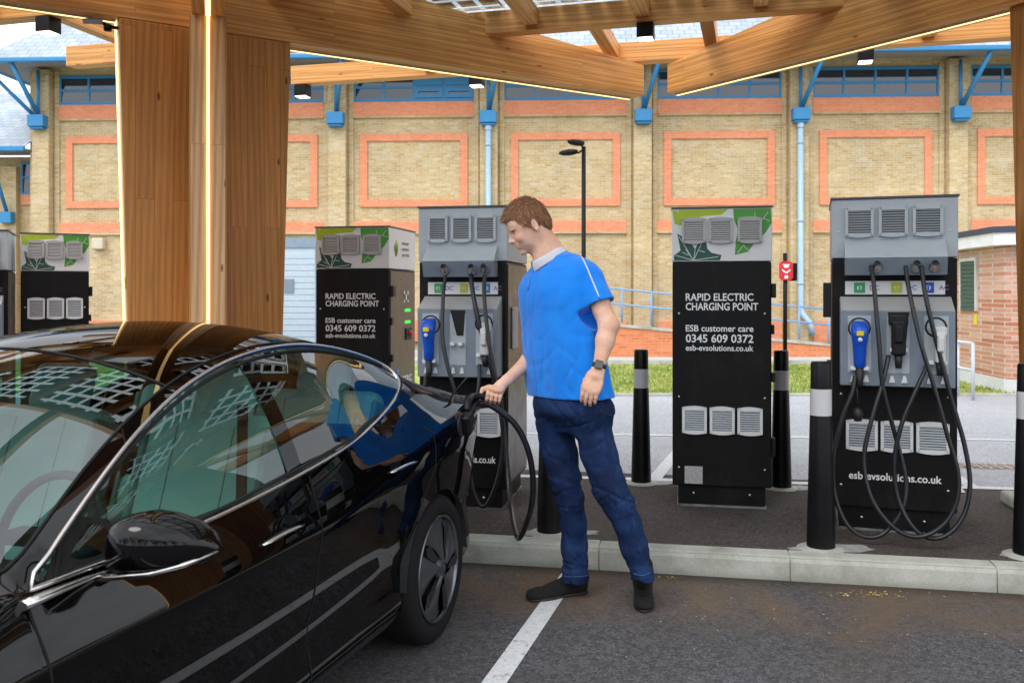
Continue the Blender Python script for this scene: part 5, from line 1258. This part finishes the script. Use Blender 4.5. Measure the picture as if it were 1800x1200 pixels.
# ------------------------------------------------------------------ the man
YM = 4.33
man = empty('person', (0,0,0), 0, 'man in a blue polo shirt and dark jeans plugging the cable into the black car', 'person')
def q(px, py, dy=0.0): return np.array(pt(px, py, YM+dy))
SKIN = NT('skin', (.62,.36,.27), .5, spec=.35); _v = SKIN.coord(); SKIN.b.inputs['Subsurface Weight'].default_value = .15; SKIN.b.inputs['Subsurface Radius'].default_value = (.02,.008,.005); SKIN.b.inputs['Subsurface Scale'].default_value = .4
SKIN.set('Base Color', SKIN.mix(SKIN.ramp(SKIN.noise(_v, 14, 5, .6), [(.35,(.74,.41,.28)),(.65,(.84,.55,.41))]), SKIN.ramp(SKIN.noise(_v, 120, 3), [(.3,.9),(.7,1.06)]), .7, 'MULTIPLY')); SKIN = SKIN.m
SHM = NT('blue_polo_cloth', (.0,.135,.74), .8, spec=.2); _v = SHM.coord(); SHM.set('Base Color', SHM.ramp(SHM.noise(_v, 7, 5, .6), [(.3,(.004,.200,.79)),(.7,(.009,.260,.90))])); SHM.b.inputs['Sheen Weight'].default_value = .25; SHM.bump(SHM.noise(_v, 420, 3), .25, .002); SHM = SHM.m
COLR = plain('white_collar_cloth', (.62,.64,.70), .8, var=.05)
JNS = NT('dark_denim', (.012,.03,.10), .85, spec=.2); _v = JNS.coord(); _n = JNS.noise(_v, 6, 6, .65); JNS.set('Base Color', JNS.mix(JNS.ramp(_n, [(.35,(.005,.013,.045)),(.5,(.008,.023,.080)),(.7,(.016,.045,.135))]), JNS.ramp(JNS.noise(_v, 300, 2), [(.3,.7),(.7,1.35)]), .8, 'MULTIPLY')); _g = JNS.n.new('ShaderNodeNewGeometry'); _old = JNS.b.inputs['Base Color'].links[0].from_socket
JNS.set('Base Color', JNS.mix(_old, (.035,.085,.21), JNS.mix(JNS.ramp(_g.outputs['Pointiness'], [(.505,0.0),(.56,.65)]), JNS.ramp(_n, [(.35,.35),(.65,1.0)]), 1.0, 'MULTIPLY'))); JNS.bump(JNS.noise(_v, 300, 2), .3, .002); JNS = JNS.m
HAIR = NT('brown_hair', (.10,.045,.02), .55, spec=.4); _v = HAIR.coord(scale=(60,60,16), rot=(0,.5,0)); HAIR.set('Base Color', HAIR.ramp(HAIR.noise(_v, 5, 5, .7), [(.3,(.08,.034,.014)),(.55,(.22,.095,.04)),(.8,(.38,.19,.085))])); HAIR.bump(HAIR.noise(_v, 6, 4), .6, .006); HAIR = HAIR.m
SHOE = plain('black_suede', (.0045,.004,.004), .9, var=.4, nscale=30, bump=.2); SOLE = plain('dark_sole', (.02,.016,.014), .7)
def nrm(v): v = np.array(v,float); return v/np.linalg.norm(v)
tF = nrm((-.80,-.60,0)); tR = np.array([-tF[1]*-1*-1, 0, 0]); tR = nrm(np.cross(tF,(0,0,1)))      # torso facing and right-hand side
# head frame: looking left and down
tilt = R(27); hf0 = nrm((-.975,-.22,0)); hF = nrm(hf0*math.cos(tilt)+np.array([0,0,-1])*math.sin(tilt)); hU = nrm(hf0*math.sin(tilt)+np.array([0,0,1])*math.cos(tilt)); hR = nrm(np.cross(hF,hU)); HA = [hF,hU,hR]
HO = q(928,398,.0)
HS = 1.0
def hp_(f,u,r=0.0): return HO+(hF*f+hU*u+hR*r)*HS
neck_b = q(984,462,.02)
B = SDF(q(845,1090,-.42)-.02, q(1100,335,.30)+.02, .004)
# skull, face
B.ell(hp_(-.012,.030), (.097,.092,.074), HA, .0)
B.ell(hp_(.030,-.012), (.062,.085,.058), HA, .03)
B.ell(hp_(.043,-.060), (.044,.046,.046), HA, .025)
B.ell(hp_(.0,-.045,.040), (.05,.035,.014), HA, .03); B.ell(hp_(.0,-.045,-.040), (.05,.035,.014), HA, .03)   # jaw angles
B.ell(hp_(.077,-.100), (.015,.014,.020), HA, .018)                                                      # chin
B.ell(hp_(.072,.040), (.020,.035,.050), HA, .02)                                                          # forehead
for r_ in (-.024,.024): B.ell(hp_(.084,.020,r_), (.009,.006,.022), HA, .008)                              # brows
for r_ in (-.034,.034):
    B.ell(hp_(.083,.004,r_*.97), (.013,.010,.016), HA, .008, 's')                                         # sockets
    B.ell(hp_(.068,.003,r_*.93), (.0135,.0125,.014), HA, .003)                                            # lids over the eyeballs
    B.ell(hp_(.066,-.028,r_*1.1), (.018,.016,.018), HA, .02)                                              # cheekbones
B.cone(hp_(.083,.010), hp_(.108,-.026), .0075, .0095, .010); B.ell(hp_(.106,-.030), (.011,.009,.011), HA, .006)
for r_ in (-.011,.011): B.ell(hp_(.097,-.033,r_), (.010,.007,.006), HA, .005)
B.ell(hp_(.088,-.050), (.010,.009,.018), HA, .010)
B.cone(hp_(.092,-.0565,-.015), hp_(.092,-.0565,.015), .0045,.0045,.006); B.cone(hp_(.089,-.0690,-.013), hp_(.089,-.0690,.013), .0055,.0055,.006)
B.cone(hp_(.101,-.0628,-.02), hp_(.101,-.0628,.02), .0022,.0022,.002,'s')
# ears
for sg_ in (-1,1):
    c_ = hp_(-.014,-.006,sg_*.073); eR = nrm(hR*sg_*.88-hF*.45); eF = nrm(hF-eR*np.dot(hF,eR)); EA = [eF,nrm(np.cross(eR,eF)),eR]
    B.ell(c_+hR*sg_*.006, (.0185,.031,.0075), EA, .006); B.ell(c_+hR*sg_*.014+hF*.002+hU*.002, (.0095,.019,.006), EA, .004, 's'); B.ell(c_+hF*.010-hU*.004+hR*sg_*.004, (.004,.008,.006), EA, .004)
# neck and shoulders
B.cone(hp_(-.030,-.030), neck_b, .056, .062, .02); B.cone(hp_(.0,-.06), q(960,462,.0), .042, .052, .03)
B.cone(q(980,470,.01), q(1030,490,-.13), .07, .055, .03); B.cone(q(980,470,.01), q(948,490,.15), .07, .055, .03)
B.trunk([(CZ+(HOR-y_)/FPX*YM, q(x_,y_)[0], YM+d_, w_, dp_) for y_,x_,d_,w_,dp_ in ((480,985,.0,.15,.08),(540,985,.0,.16,.10),(620,988,.0,.15,.10),(700,1003,.0,.15,.10),(745,1006,.0,.12,.08))], tR, tF, .04)
# legs inside the jeans
B.cone(q(1040,745,-.08), q(1071,858,-.13), .05,.035,.03); B.cone(q(1071,858,-.13), q(1128,1015,-.13), .034,.028,.02)
B.cone(q(974,745,.07), q(998,860,.043), .05,.034,.03); B.cone(q(998,860,.043), q(1011,1010,.09), .034,.028,.02)
# left arm (near the camera)
LS, LE, LW = q(1038,492,-.15), q(1070,572,-.22), q(1052,648,-.27)
B.cone(LS, LE, .054, .043, .02); B.cone(LE, LE*.65+LW*.35, .043,.042,.02); B.cone(LE*.65+LW*.35, LW, .041,.0265,.02)
B.ell(LE+np.array([.006,0,-.0]), (.038,.038,.042), None, .02)
# left hand: back of the hand to the camera, fingers hanging and slightly curled
K0 = q(1038,688,-.285); pal = nrm(K0-LW); lat = nrm(np.array([1,-.25,.0])-pal*np.dot(np.array([1,-.25,.0]),pal)); bk = nrm(np.cross(pal,lat)); 
if bk[1] > 0: bk = -bk
PA = [pal,lat,bk]
B.cone(LW, LW+pal*.03, .026,.027,.012); B.ell(LW+pal*.070+lat*.0, (.052,.041,.0155), PA, .018, e=2.6)
for j,(lx,ln,rr) in enumerate(((-.031,.074,.0088),(-.0105,.082,.0092),(.0105,.078,.0088),(.030,.062,.0079))):
    k0 = LW+pal*.098+lat*lx+bk*.002; d1 = nrm(pal*.95-bk*.25+lat*lx*.8); d2 = nrm(pal*.82-bk*.62); d3 = nrm(pal*.55-bk*.85)
    a = k0; b_ = a+d1*ln*.46; c_ = b_+d2*ln*.32; e_ = c_+d3*ln*.24
    B.cone(k0-pal*.035, a, .010, rr+.0015, .010); B.cone(a,b_,rr+.001,rr,.003); B.cone(b_,c_,rr,rr*.93,.003); B.cone(c_,e_,rr*.93,rr*.82,.003)
t0 = LW+pal*.035-lat*.026-bk*.006; t1 = t0+nrm(pal*.75-lat*.45-bk*.45)*.040; t2 = t1+nrm(pal*.92-lat*.05-bk*.35)*.032; t3 = t2+nrm(pal*.95+lat*.05-bk*.3)*.024
B.cone(t0,t1,.016,.0115,.012); B.cone(t1,t2,.0110,.0100,.004); B.cone(t2,t3,.0100,.0085,.004)
# right arm reaching for the plug
RS, RE, RW = q(944,500,.14), q(955,612,.16), q(891,668,.035)
B.cone(RS, RE, .050,.043,.02); B.cone(RE, RE*.6+RW*.4, .042,.040,.02); B.cone(RE*.6+RW*.4, RW, .039,.0255,.02)
G = q(868,697,.0)                                                        # grip centre, on the connector handle
fw = nrm(G-RW); gax = nrm(np.array([-.86,.0,.50])*1.0)                   # handle axis
gax = nrm(np.array([.93,.02,-.22])); up_ = nrm(np.cross(gax, np.array([0,1,0])));
if up_[2] < 0: up_ = -up_
toc = nrm(np.array([0,-1,0])-gax*np.dot(np.array([0,-1,0]),gax))        # towards the camera
pc = G+up_*.036+toc*.004
B.cone(RW, RW*.4+pc*.6, .026, .027, .012); B.ell(pc, (.041,.017,.034), [gax,up_,toc], .016, e=2.6)
for j,(gx,rr,ln) in enumerate(((-.031,.0092,1.0),(-.0105,.0094,1.05),(.0105,.0090,1.0),(.030,.0080,.88))):
    c0_ = G+gax*gx; pts_ = []
    for a_ in (62,18,-28,-72,-112): pts_.append(c0_+(up_*math.sin(R(a_))+toc*math.cos(R(a_)))*(.0275*ln if a_ < 50 else .034))
    B.cone(pts_[0]-toc*.01,pts_[1],rr+.002,rr+.001,.005)
    for m_ in range(1,4): B.cone(pts_[m_],pts_[m_+1],rr+.0005-.0006*m_,rr-.0006*m_,.002)
t0 = pc-gax*.030-toc*.004; t1 = t0-gax*.030-up_*.012+toc*.010; t2 = t1-gax*.010-up_*.030+toc*.012; t3 = t2+gax*.004-up_*.020+toc*.004
B.cone(t0,t1,.014,.0115,.01); B.cone(t1,t2,.0112,.0102,.003); B.cone(t2,t3,.0100,.0082,.003)
bodyo = B.mesh('body', SKIN, man, 1)
# hair
Hh = SDF(HO-.16, HO+.16, .003)
Hh.ell(hp_(-.014,.035), (.102,.097,.0795), HA, 0); Hh.ell(hp_(.060,.080), (.040,.024,.056), HA, .02); Hh.ell(hp_(.0,.112), (.06,.02,.05), HA, .03); Hh.ell(hp_(-.075,-.02), (.038,.05,.060), HA, .03)
X,Y,Z = Hh.grid((slice(None),)*3); dx,dy,dz = X-HO[0],Y-HO[1],Z-HO[2]
ff = dx*hF[0]+dy*hF[1]+dz*hF[2]; uu = dx*hU[0]+dy*hU[1]+dz*hU[2]; rr_ = np.abs(dx*hR[0]+dy*hR[1]+dz*hR[2])
line = np.interp(ff, [-.12,-.085,-.055,-.036,-.028,.000,.006,.018,.026,.040,.062,.085,.12], [-.075,-.078,-.062,-.030,.022,.026,-.012,-.012,.004,.030,.056,.068,.07])
line = line - np.where(ff > .05, np.clip((rr_-.03),0,.03)*-.3, 0)
Hh.D = np.maximum(Hh.D, (line-uu)*.8).astype(np.float32)
Hh.disp(lambda x,y,z: .0010*np.sin(((x-HO[0])*hF[0]+(z-HO[2])*hF[2])*210+8*np.sin(z*60)+6*np.sin(y*90))*np.cos(z*190+x*120)+.0012*np.sin(x*400+z*260))
ho = Hh.mesh('hair', HAIR, man, 1)
hv = np.array([v.co for v in ho.data.vertices]); hn = np.array([v.normal for v in ho.data.vertices]); rng = np.random.RandomState(3)
shade = [plain('hair_shade', c_, .5, var=.2) for c_ in ((.15,.062,.026),(.30,.135,.058),(.48,.25,.115))]; b = MB()
for i_ in rng.choice(len(hv), 11000):
    p = hv[i_]; n_ = hn[i_]; d_ = p-HO; f_ = d_@hF; u_ = d_@hU
    if n_@hU < -.3 and f_ > .0: continue
    top = np.clip((u_-.055)/.05,0,1); flow = hF*(.95*top+.25*(f_>.02))-hU*(1-top)*.9-hF*(f_<-.02)*.15*(1-top)+hR*rng.normal(0,.07)+hF*rng.normal(0,.05); flow = flow-n_*(flow@n_); flow /= np.linalg.norm(flow)+1e-9
    L_ = rng.uniform(.018,.032)*(1 if u_ > 0 else .55); w_ = np.cross(n_,flow)*rng.uniform(.0006,.0011); a = p-n_*.0012; m_ = a+flow*L_*.55+n_*.0024; e_ = a+flow*L_+n_*(.0016+.0008*top)
    b.add([a-w_,a+w_,m_+w_*.8,m_-w_*.8,e_],[(0,1,2,3),(3,2,4)], int(rng.choice(3,p=[.35,.4,.25])))
b.build('hair_strands', shade, ho)
for r_ in (-.033,.033):
    b = MB(); b.tube([Vector(hp_(.087,.021,r_*.45)),Vector(hp_(.0905,.0255,r_*.8)),Vector(hp_(.081,.025,r_*1.35))], [.0025,.0036,.0018], 6, flat=.7); b.build('eyebrow', HAIR, man)
    b = MB(); b.tube([Vector(hp_(.0805,.001,r_*.55)),Vector(hp_(.0825,-.0025,r_*.93)),Vector(hp_(.0745,-.001,r_*1.28))], [.0012,.0024,.0012], 6); b.build('eye', plain('eyelash_dark',(.02,.01,.008),.5), man)
# shirt
def zz_(py, Y=YM): return CZ+(HOR-py)/FPX*Y
Sh = SDF((q(895,715,-.42)[0],YM-.42,zz_(697)-.05), q(1100,405,.40)+.01, .005)
tab = []
for py,xl,xr,ar in ((452,958,1012,.9),(462,944,1030,.9),(478,930,1048,.9),(500,918,1054,.86),(530,915,1056,.86),(560,918,1052,.84),(600,921,1055,.83),(640,924,1061,.82),(670,927,1066,.81),(697,929,1073,.82),(716,930,1074,.82)):
    wpx = (xr-xl)/FPX*YM/2; cx = ((xl+xr)/2-900)/FPX*YM
    # projected half width of the ellipse: sqrt((a ux)^2+(b vx)^2) = wpx with depth b = a*ratio
    ratio = .58*ar/.86; a_ = wpx/math.sqrt(tR[0]**2+(ratio*tF[0])**2); tab.append((zz_(py), cx, YM, a_, a_*ratio))
Sh.trunk(tab, tR, tF, 0, e=2.3)
Sh.cone(q(987,462,.0), q(1026,480,-.13), .058,.064,.04); Sh.cone(q(985,464,.02), q(952,488,.14), .055,.060,.04)
LSl = LS+np.array([-.01,.0,.0]); SE = q(1057,537,-.20)
Sh.cone(LSl, SE+nrm(SE-LSl)*.04, .064,.071,.030); Sh.cone(RS, q(944,560,.17), .064,.07,.03)
# cut the sleeve end and the collar opening
def cutplane(S_, p, n, sel):
    X,Y,Z = S_.grid((slice(None),)*3); d = (X-p[0])*n[0]+(Y-p[1])*n[1]+(Z-p[2])*n[2]; m = sel(X,Y,Z); S_.D[m] = np.maximum(S_.D[m], d[m].astype(np.float32))
sdir = nrm(SE-LSl+np.array([0,0,-.03])); sp_ = q(1056,534,-.20)
rad2 = lambda X,Y,Z: ((X-SE[0])**2+(Y-SE[1])**2+(Z-SE[2])**2 < .115**2)&(Y < YM-.135)
cutplane(Sh, sp_, sdir, rad2)
Sh.cone(sp_-sdir*.03, sp_+sdir*.06, .053,.058, .003, 's')
RC_ = q(963,453,.01); na = nrm((-.50,-.10,.86)); fr_ = nrm(tF-na*np.dot(tF,na)); fr_ = nrm(nrm((-.86,-.12,-.50))-na*np.dot(nrm((-.86,-.12,-.50)),na)); side_ = nrm(np.cross(fr_,na))
Sh.ell(RC_+na*.055, (.077,.064,.075), [fr_,side_,na], .006, 's', e=2.5)
_rs = np.random.RandomState(11); _lat = _rs.uniform(-1,1,(32,32,32)).astype(np.float32)
def vn(x, y, z, o=0):
    x = x+o*3.7; y = y+o*1.3; z = z+o*7.1; i,j,k = (np.floor(v).astype(int) for v in (x,y,z)); f = [v-np.floor(v) for v in (x,y,z)]; f = [t*t*(3-2*t) for t in f]; r = 0
    for a_ in (0,1):
        for b_ in (0,1):
            for c_ in (0,1): r = r+_lat[(i+a_)%32,(j+b_)%32,(k+c_)%32]*(f[0] if a_ else 1-f[0])*(f[1] if b_ else 1-f[1])*(f[2] if c_ else 1-f[2])
    return r
def rdg(v, w=.34): return np.clip(1-np.abs(v)/w,0,1)**1.3-.30
def wr(x,y,z):
    t = z-zz_(697); g = np.clip(t/.35,0,1); low = 1-.5*g; wx = .030*vn(x*9,y*9,z*7,1); wz = .035*vn(x*8,y*8,z*8,2)
    a1 = rdg(vn((x+wx)*19,y*12,(z+wz)*3.2,3)); a2 = rdg(vn((x+wx-.75*z)*11,y*8,(z+wz+.5*x)*7,4)); a3 = rdg(vn((x+.9*z+wx)*10,y*8,(z+wz)*6.5,5)); a4 = vn(x*6,y*6,z*5,6)
    w = (.0048*a1*(.6+.4*low)+.0034*a2*(.5+.5*low)+.0026*a3*low+.0035*a4)*(.45+.55*np.clip(t/.05,0,1))
    return np.where(z > zz_(475), w*.35, w)
Sh.disp(wr, .025)
X,Y,Z = Sh.grid((slice(None),)*3); hz_ = zz_(697)+(X-q(930,0)[0])*.03; Sh.D = np.maximum(Sh.D, (hz_-Z)).astype(np.float32)
Sh.trunk([(zz_(730),tab[-1][1],YM,tab[-1][3]-.020,tab[-1][4]-.020),(zz_(694),tab[-1][1],YM,tab[-1][3]-.020,tab[-1][4]-.020)], tR, tF, .002, 2.3, 's')
shirt = Sh.mesh('shirt', SHM, man, 2)
# collar: folded white band round the neck
b = MB(); rows_ = []
for k in range(33):
    a = R(14+332*k/32); f_ = math.cos(a); cdir = fr_*f_*1.16+side_*math.sin(a)*.98; row = []; op = max(0,f_)**2
    for rad,hh_ in ((.060,.002),(.062,.020),(.066,.028),(.074,.018),(.083,-.012-.012*op)):
        row.append(Vector(RC_+cdir*rad+na*(hh_-.004)))
    rows_.append(row)
b.grid(rows_); co_ = b.build('collar', COLR, shirt); m_ = co_.modifiers.new('t','SOLIDIFY'); m_.thickness = .004; m_ = co_.modifiers.new('s','SUBSURF'); m_.levels = 1; m_.render_levels = 1
# white piping down the sleeve, projected on the cloth
from mathutils.bvhtree import BVHTree
def project(o, pts, off=.0015):
    dg = bpy.context.evaluated_depsgraph_get(); dg.update(); t_ = BVHTree.FromObject(o, dg); out = []
    for p in pts:
        d_ = (Vector(p)-Vector((0,0,CZ))).normalized(); h_ = t_.ray_cast(Vector((0,0,CZ)), d_)
        if h_[0] is not None: out.append((h_[0]+h_[1]*off, h_[1]))
    return out
ps = catmull([Vector(q(x_,y_,-.2)) for x_,y_ in ((1008,437),(1019,446),(1030,466),(1040,490),(1050,514),(1057,532))], 6); hit = project(shirt, ps)
rows_ = []
for i,(p,n) in enumerate(hit):
    t_ = (hit[min(i+1,len(hit)-1)][0]-hit[max(i-1,0)][0]).normalized(); w_ = n.cross(t_).normalized()*.0035; rows_.append([p-w_-n*.001,p-w_*.6+n*.001,p+w_*.6+n*.001,p+w_-n*.001])
b = MB(); b.grid(rows_); b.build('sleeve_piping', COLR, shirt)
# placket and buttons
hit = project(shirt, [Vector(q(x_,y_)) for x_,y_ in ((939,466),(935,480),(931,495),(928,510))])
if len(hit) > 2:
    b = MB(); rows_ = []
    for i,(p,n) in enumerate(hit):
        t_ = (hit[min(i+1,len(hit)-1)][0]-hit[max(i-1,0)][0]).normalized(); w_ = n.cross(t_).normalized()*.013; rows_.append([p-w_,p+w_])
    b.grid(rows_); pk_ = b.build('placket', SHM, shirt); m_ = pk_.modifiers.new('t','SOLIDIFY'); m_.thickness = .003; m_.offset = 1
# jeans
Jn = SDF((q(925,0)[0],YM-.40,.03), (q(1165,0)[0],YM+.35,zz_(675)), .005)
jt = []
for py,xl,xr in ((688,946,1062),(698,941,1069),(720,940,1074),(738,950,1060),(756,966,1044)):
    wpx = (xr-xl)/FPX*YM/2; ratio = .68; ratio = .68 if py < 730 else .55; a_ = wpx/math.sqrt(tR[0]**2+(ratio*tF[0])**2); jt.append((zz_(py), ((xl+xr)/2-900)/FPX*YM, YM, a_, a_*ratio))
Jn.trunk(jt, tR, tF, 0, e=2.3)
def chain(S_, L_, k=.03):
    for i_,((a,ra),(b_,rb)) in enumerate(zip(L_[:-1],L_[1:])): S_.cone(a,b_,ra,rb,.035 if i_ == 0 else k)
px2 = YM/FPX
nearL = [(q(1040,735,-.075),.092),(q(1052,796,-.095),.083),(q(1071,855,-.13),.078),(q(1090,890,-.13),.069),(q(1102,920,-.13),.063),(q(1114,960,-.13),.062),(q(1128,1008,-.13),.049)]
farL = [(q(974,735,.07),.090),(q(984,796,.065),.083),(q(994,843,.04),.071),(q(1003,880,.045),.063),(q(1008,920,.065),.061),(q(1010,960,.085),.059),(q(1011,1010,.10),.060)]
chain(Jn, nearL+[(q(1131,1030,-.13),.047)], .02); chain(Jn, farL+[(q(1011,1034,.10),.060)], .02)
# a gap between the thighs below the crotch
def cutz(S_, z0):
    X,Y,Z = S_.grid((slice(None),)*3); S_.D = np.maximum(S_.D, (z0-Z)).astype(np.float32)
X,Y,Z = Jn.grid((slice(None),)*3)
zc_ = np.where(X > q(1060,0)[0], zz_(1018,YM-.13), zz_(1020,YM+.10)); Jn.D = np.maximum(Jn.D, (zc_-Z)).astype(np.float32)
def wj(x,y,z):
    kn = np.exp(-((z-zz_(862))/.085)**2); an = np.exp(-((z-zz_(1000))/.07)**2); hp2 = np.exp(-((z-zz_(755))/.09)**2)
    wx = .03*vn(x*9,y*9,z*9,7); wz = .022*vn(x*10,y*10,z*10,8)
    h1 = rdg(vn(x*7,y*7,(z+.35*x+wz)*30,9),.45); h2 = rdg(vn(x*8,y*8,(z-.45*x+wz)*24,10),.45); v1_ = rdg(vn((x+wx)*22,y*15,z*4,12)); d1 = rdg(vn((x+.8*z+wx)*13,y*10,(z+wz)*9,13))
    return (kn*.0095+an*.0095)*h1+(hp2*.0065+kn*.004+an*.003)*h2+.0028*v1_+.0040*d1+.003*vn(x*9,y*9,z*6,14)
Jn.disp(wj, .025)
jeans = Jn.mesh('jeans', JNS, man, 1)
# hem stitching bands, pocket edge
hit = project(jeans, catmull([Vector(q(x_,y_)) for x_,y_ in ((1048,712),(1058,722),(1068,728),(1075,729))],5), .001)
for sm in ([(1021,800),(1019,840),(1026,880),(1030,930),(1031,970),(1031,1010)],[(1079,760),(1082,800),(1094,850),(1108,890),(1120,930),(1131,975),(1139,1012)]):
    h2 = project(jeans, catmull([Vector(q(x_-3,y_)) for x_,y_ in sm],5), .0006)
    if len(h2) > 3: b = MB(); b.tube([p for p,n in h2], .0016, 5); b.build('leg_seam', JNS, jeans)
for sm in ([(988,1016),(1000,1018),(1012,1018),(1026,1017),(1033,1015)],[(1113,1012),(1122,1015),(1132,1015),(1141,1011)]):
    h2 = project(jeans, catmull([Vector(q(x_,y_-5)) for x_,y_ in sm],5), .0006)
    if len(h2) > 3: b = MB(); b.tube([p for p,n in h2], .0022, 5); b.build('hem_stitch', plain('hem_stitch',(.05,.09,.22),.8), jeans)
if len(hit) > 3: b = MB(); b.tube([p for p,n in hit], .0022, 5); b.build('pocket_seam', plain('denim_stitch',(.03,.05,.11),.8), jeans)
# ankle boots
def boot(ank, heel, toe, name='shoe', wd=.040):
    heel = np.array(heel,float); toe = np.array(toe,float); d = nrm(toe-heel); L_ = np.linalg.norm(toe-heel); s_ = nrm(np.cross(d,(0,0,1)))
    lo = np.minimum(np.minimum(heel,toe),ank)-.09; hi = np.maximum(np.maximum(heel,toe),ank)+.09; lo[2] = -.02; F = SDF(lo,hi,.004)
    up = np.array([0,0,1.]); A_ = [d,s_,up]
    F.cone(np.array(ank)+up*.05, heel+d*.050+up*.060, wd,wd*1.02,.02); F.cone(np.array(ank)-up*.0, heel+d*.075+up*.055, wd,.040,.02); F.ell(heel+d*.045+up*.035, (.048,.034,.036), A_, .02)
    F.ell(heel+d*L_*.45+up*.036, (L_*.32,.037,.032), A_, .03); F.ell(heel+d*L_*.70+up*.030, (L_*.26,.046,.027), A_, .02, e=2.3); F.ell(heel+d*L_*.84+up*.026, (L_*.155,.038,.022), A_, .02)
    F.cone(heel+d*.07+up*.075, heel+d*L_*.55+up*.048, .036,.026,.03)
    X,Y,Z = F.grid((slice(None),)*3); F.D = np.maximum(F.D, .012-Z).astype(np.float32)
    F.disp(lambda x,y,z: .0012*np.sin(150*((x-heel[0])*d[0]+(y-heel[1])*d[1])+60*z), .01)
    o = F.mesh(name, SHOE, man, 1)
    G_ = SDF(lo,hi,.004); G_.ell(heel+d*.045, (.050,.037,.2), A_, 0); G_.ell(heel+d*L_*.45, (L_*.34,.036,.2), A_, .02); G_.ell(heel+d*L_*.70, (L_*.29,.049,.2), A_, .02)
    G_.D = np.maximum(G_.D, np.maximum(Z-.016,.001-Z)).astype(np.float32); G_.mesh('sole', SOLE, o)
    return o
boot(q(1013,1015,.10), gp(1034,1044)+Vector((-.005,.03,0)), gp(926,1060)+Vector((0,.03,0)), 'shoe', .048)
boot(q(1131,1012,-.13), gp(1130,1038)+Vector((.0,.02,0)), gp(1134,1081)+Vector((0,.02,0)), 'shoe', .043)
# watch
wa = nrm(LW-LE); wc_ = LW+wa*.0-np.array([0,0,0]); wc_ = LE*.06+LW*.94
v1 = nrm(np.cross(wa,(0,1,0))); v2 = nrm(np.cross(wa,v1)); 
if v2[1] > 0: v2 = -v2
b = MB(); rows_ = []
for k in range(28):
    a = 2*math.pi*k/28; dr_ = v1*math.cos(a)+v2*math.sin(a); rows_.append([Vector(wc_+dr_*.0300-wa*.011),Vector(wc_+dr_*.0325-wa*.009),Vector(wc_+dr_*.0325+wa*.009),Vector(wc_+dr_*.0300+wa*.011)])
rows_.append(rows_[0]); b.grid(rows_); wt = b.build('watch', M['rubber'], man)
Mw = Matrix((wa,v1,v2)).transposed().to_4x4(); Mw.translation = Vector(wc_+v2*.030+v1*-.006)
b = MB(); b.box(-.020,.020,-.018,.018,-.002,.010,M=Mw); b.build('watch_face', NT('watch_glass',(.008,.008,.010),.12,0,1.0).m, wt, bevel=.004)
bpy.context.view_layer.update()
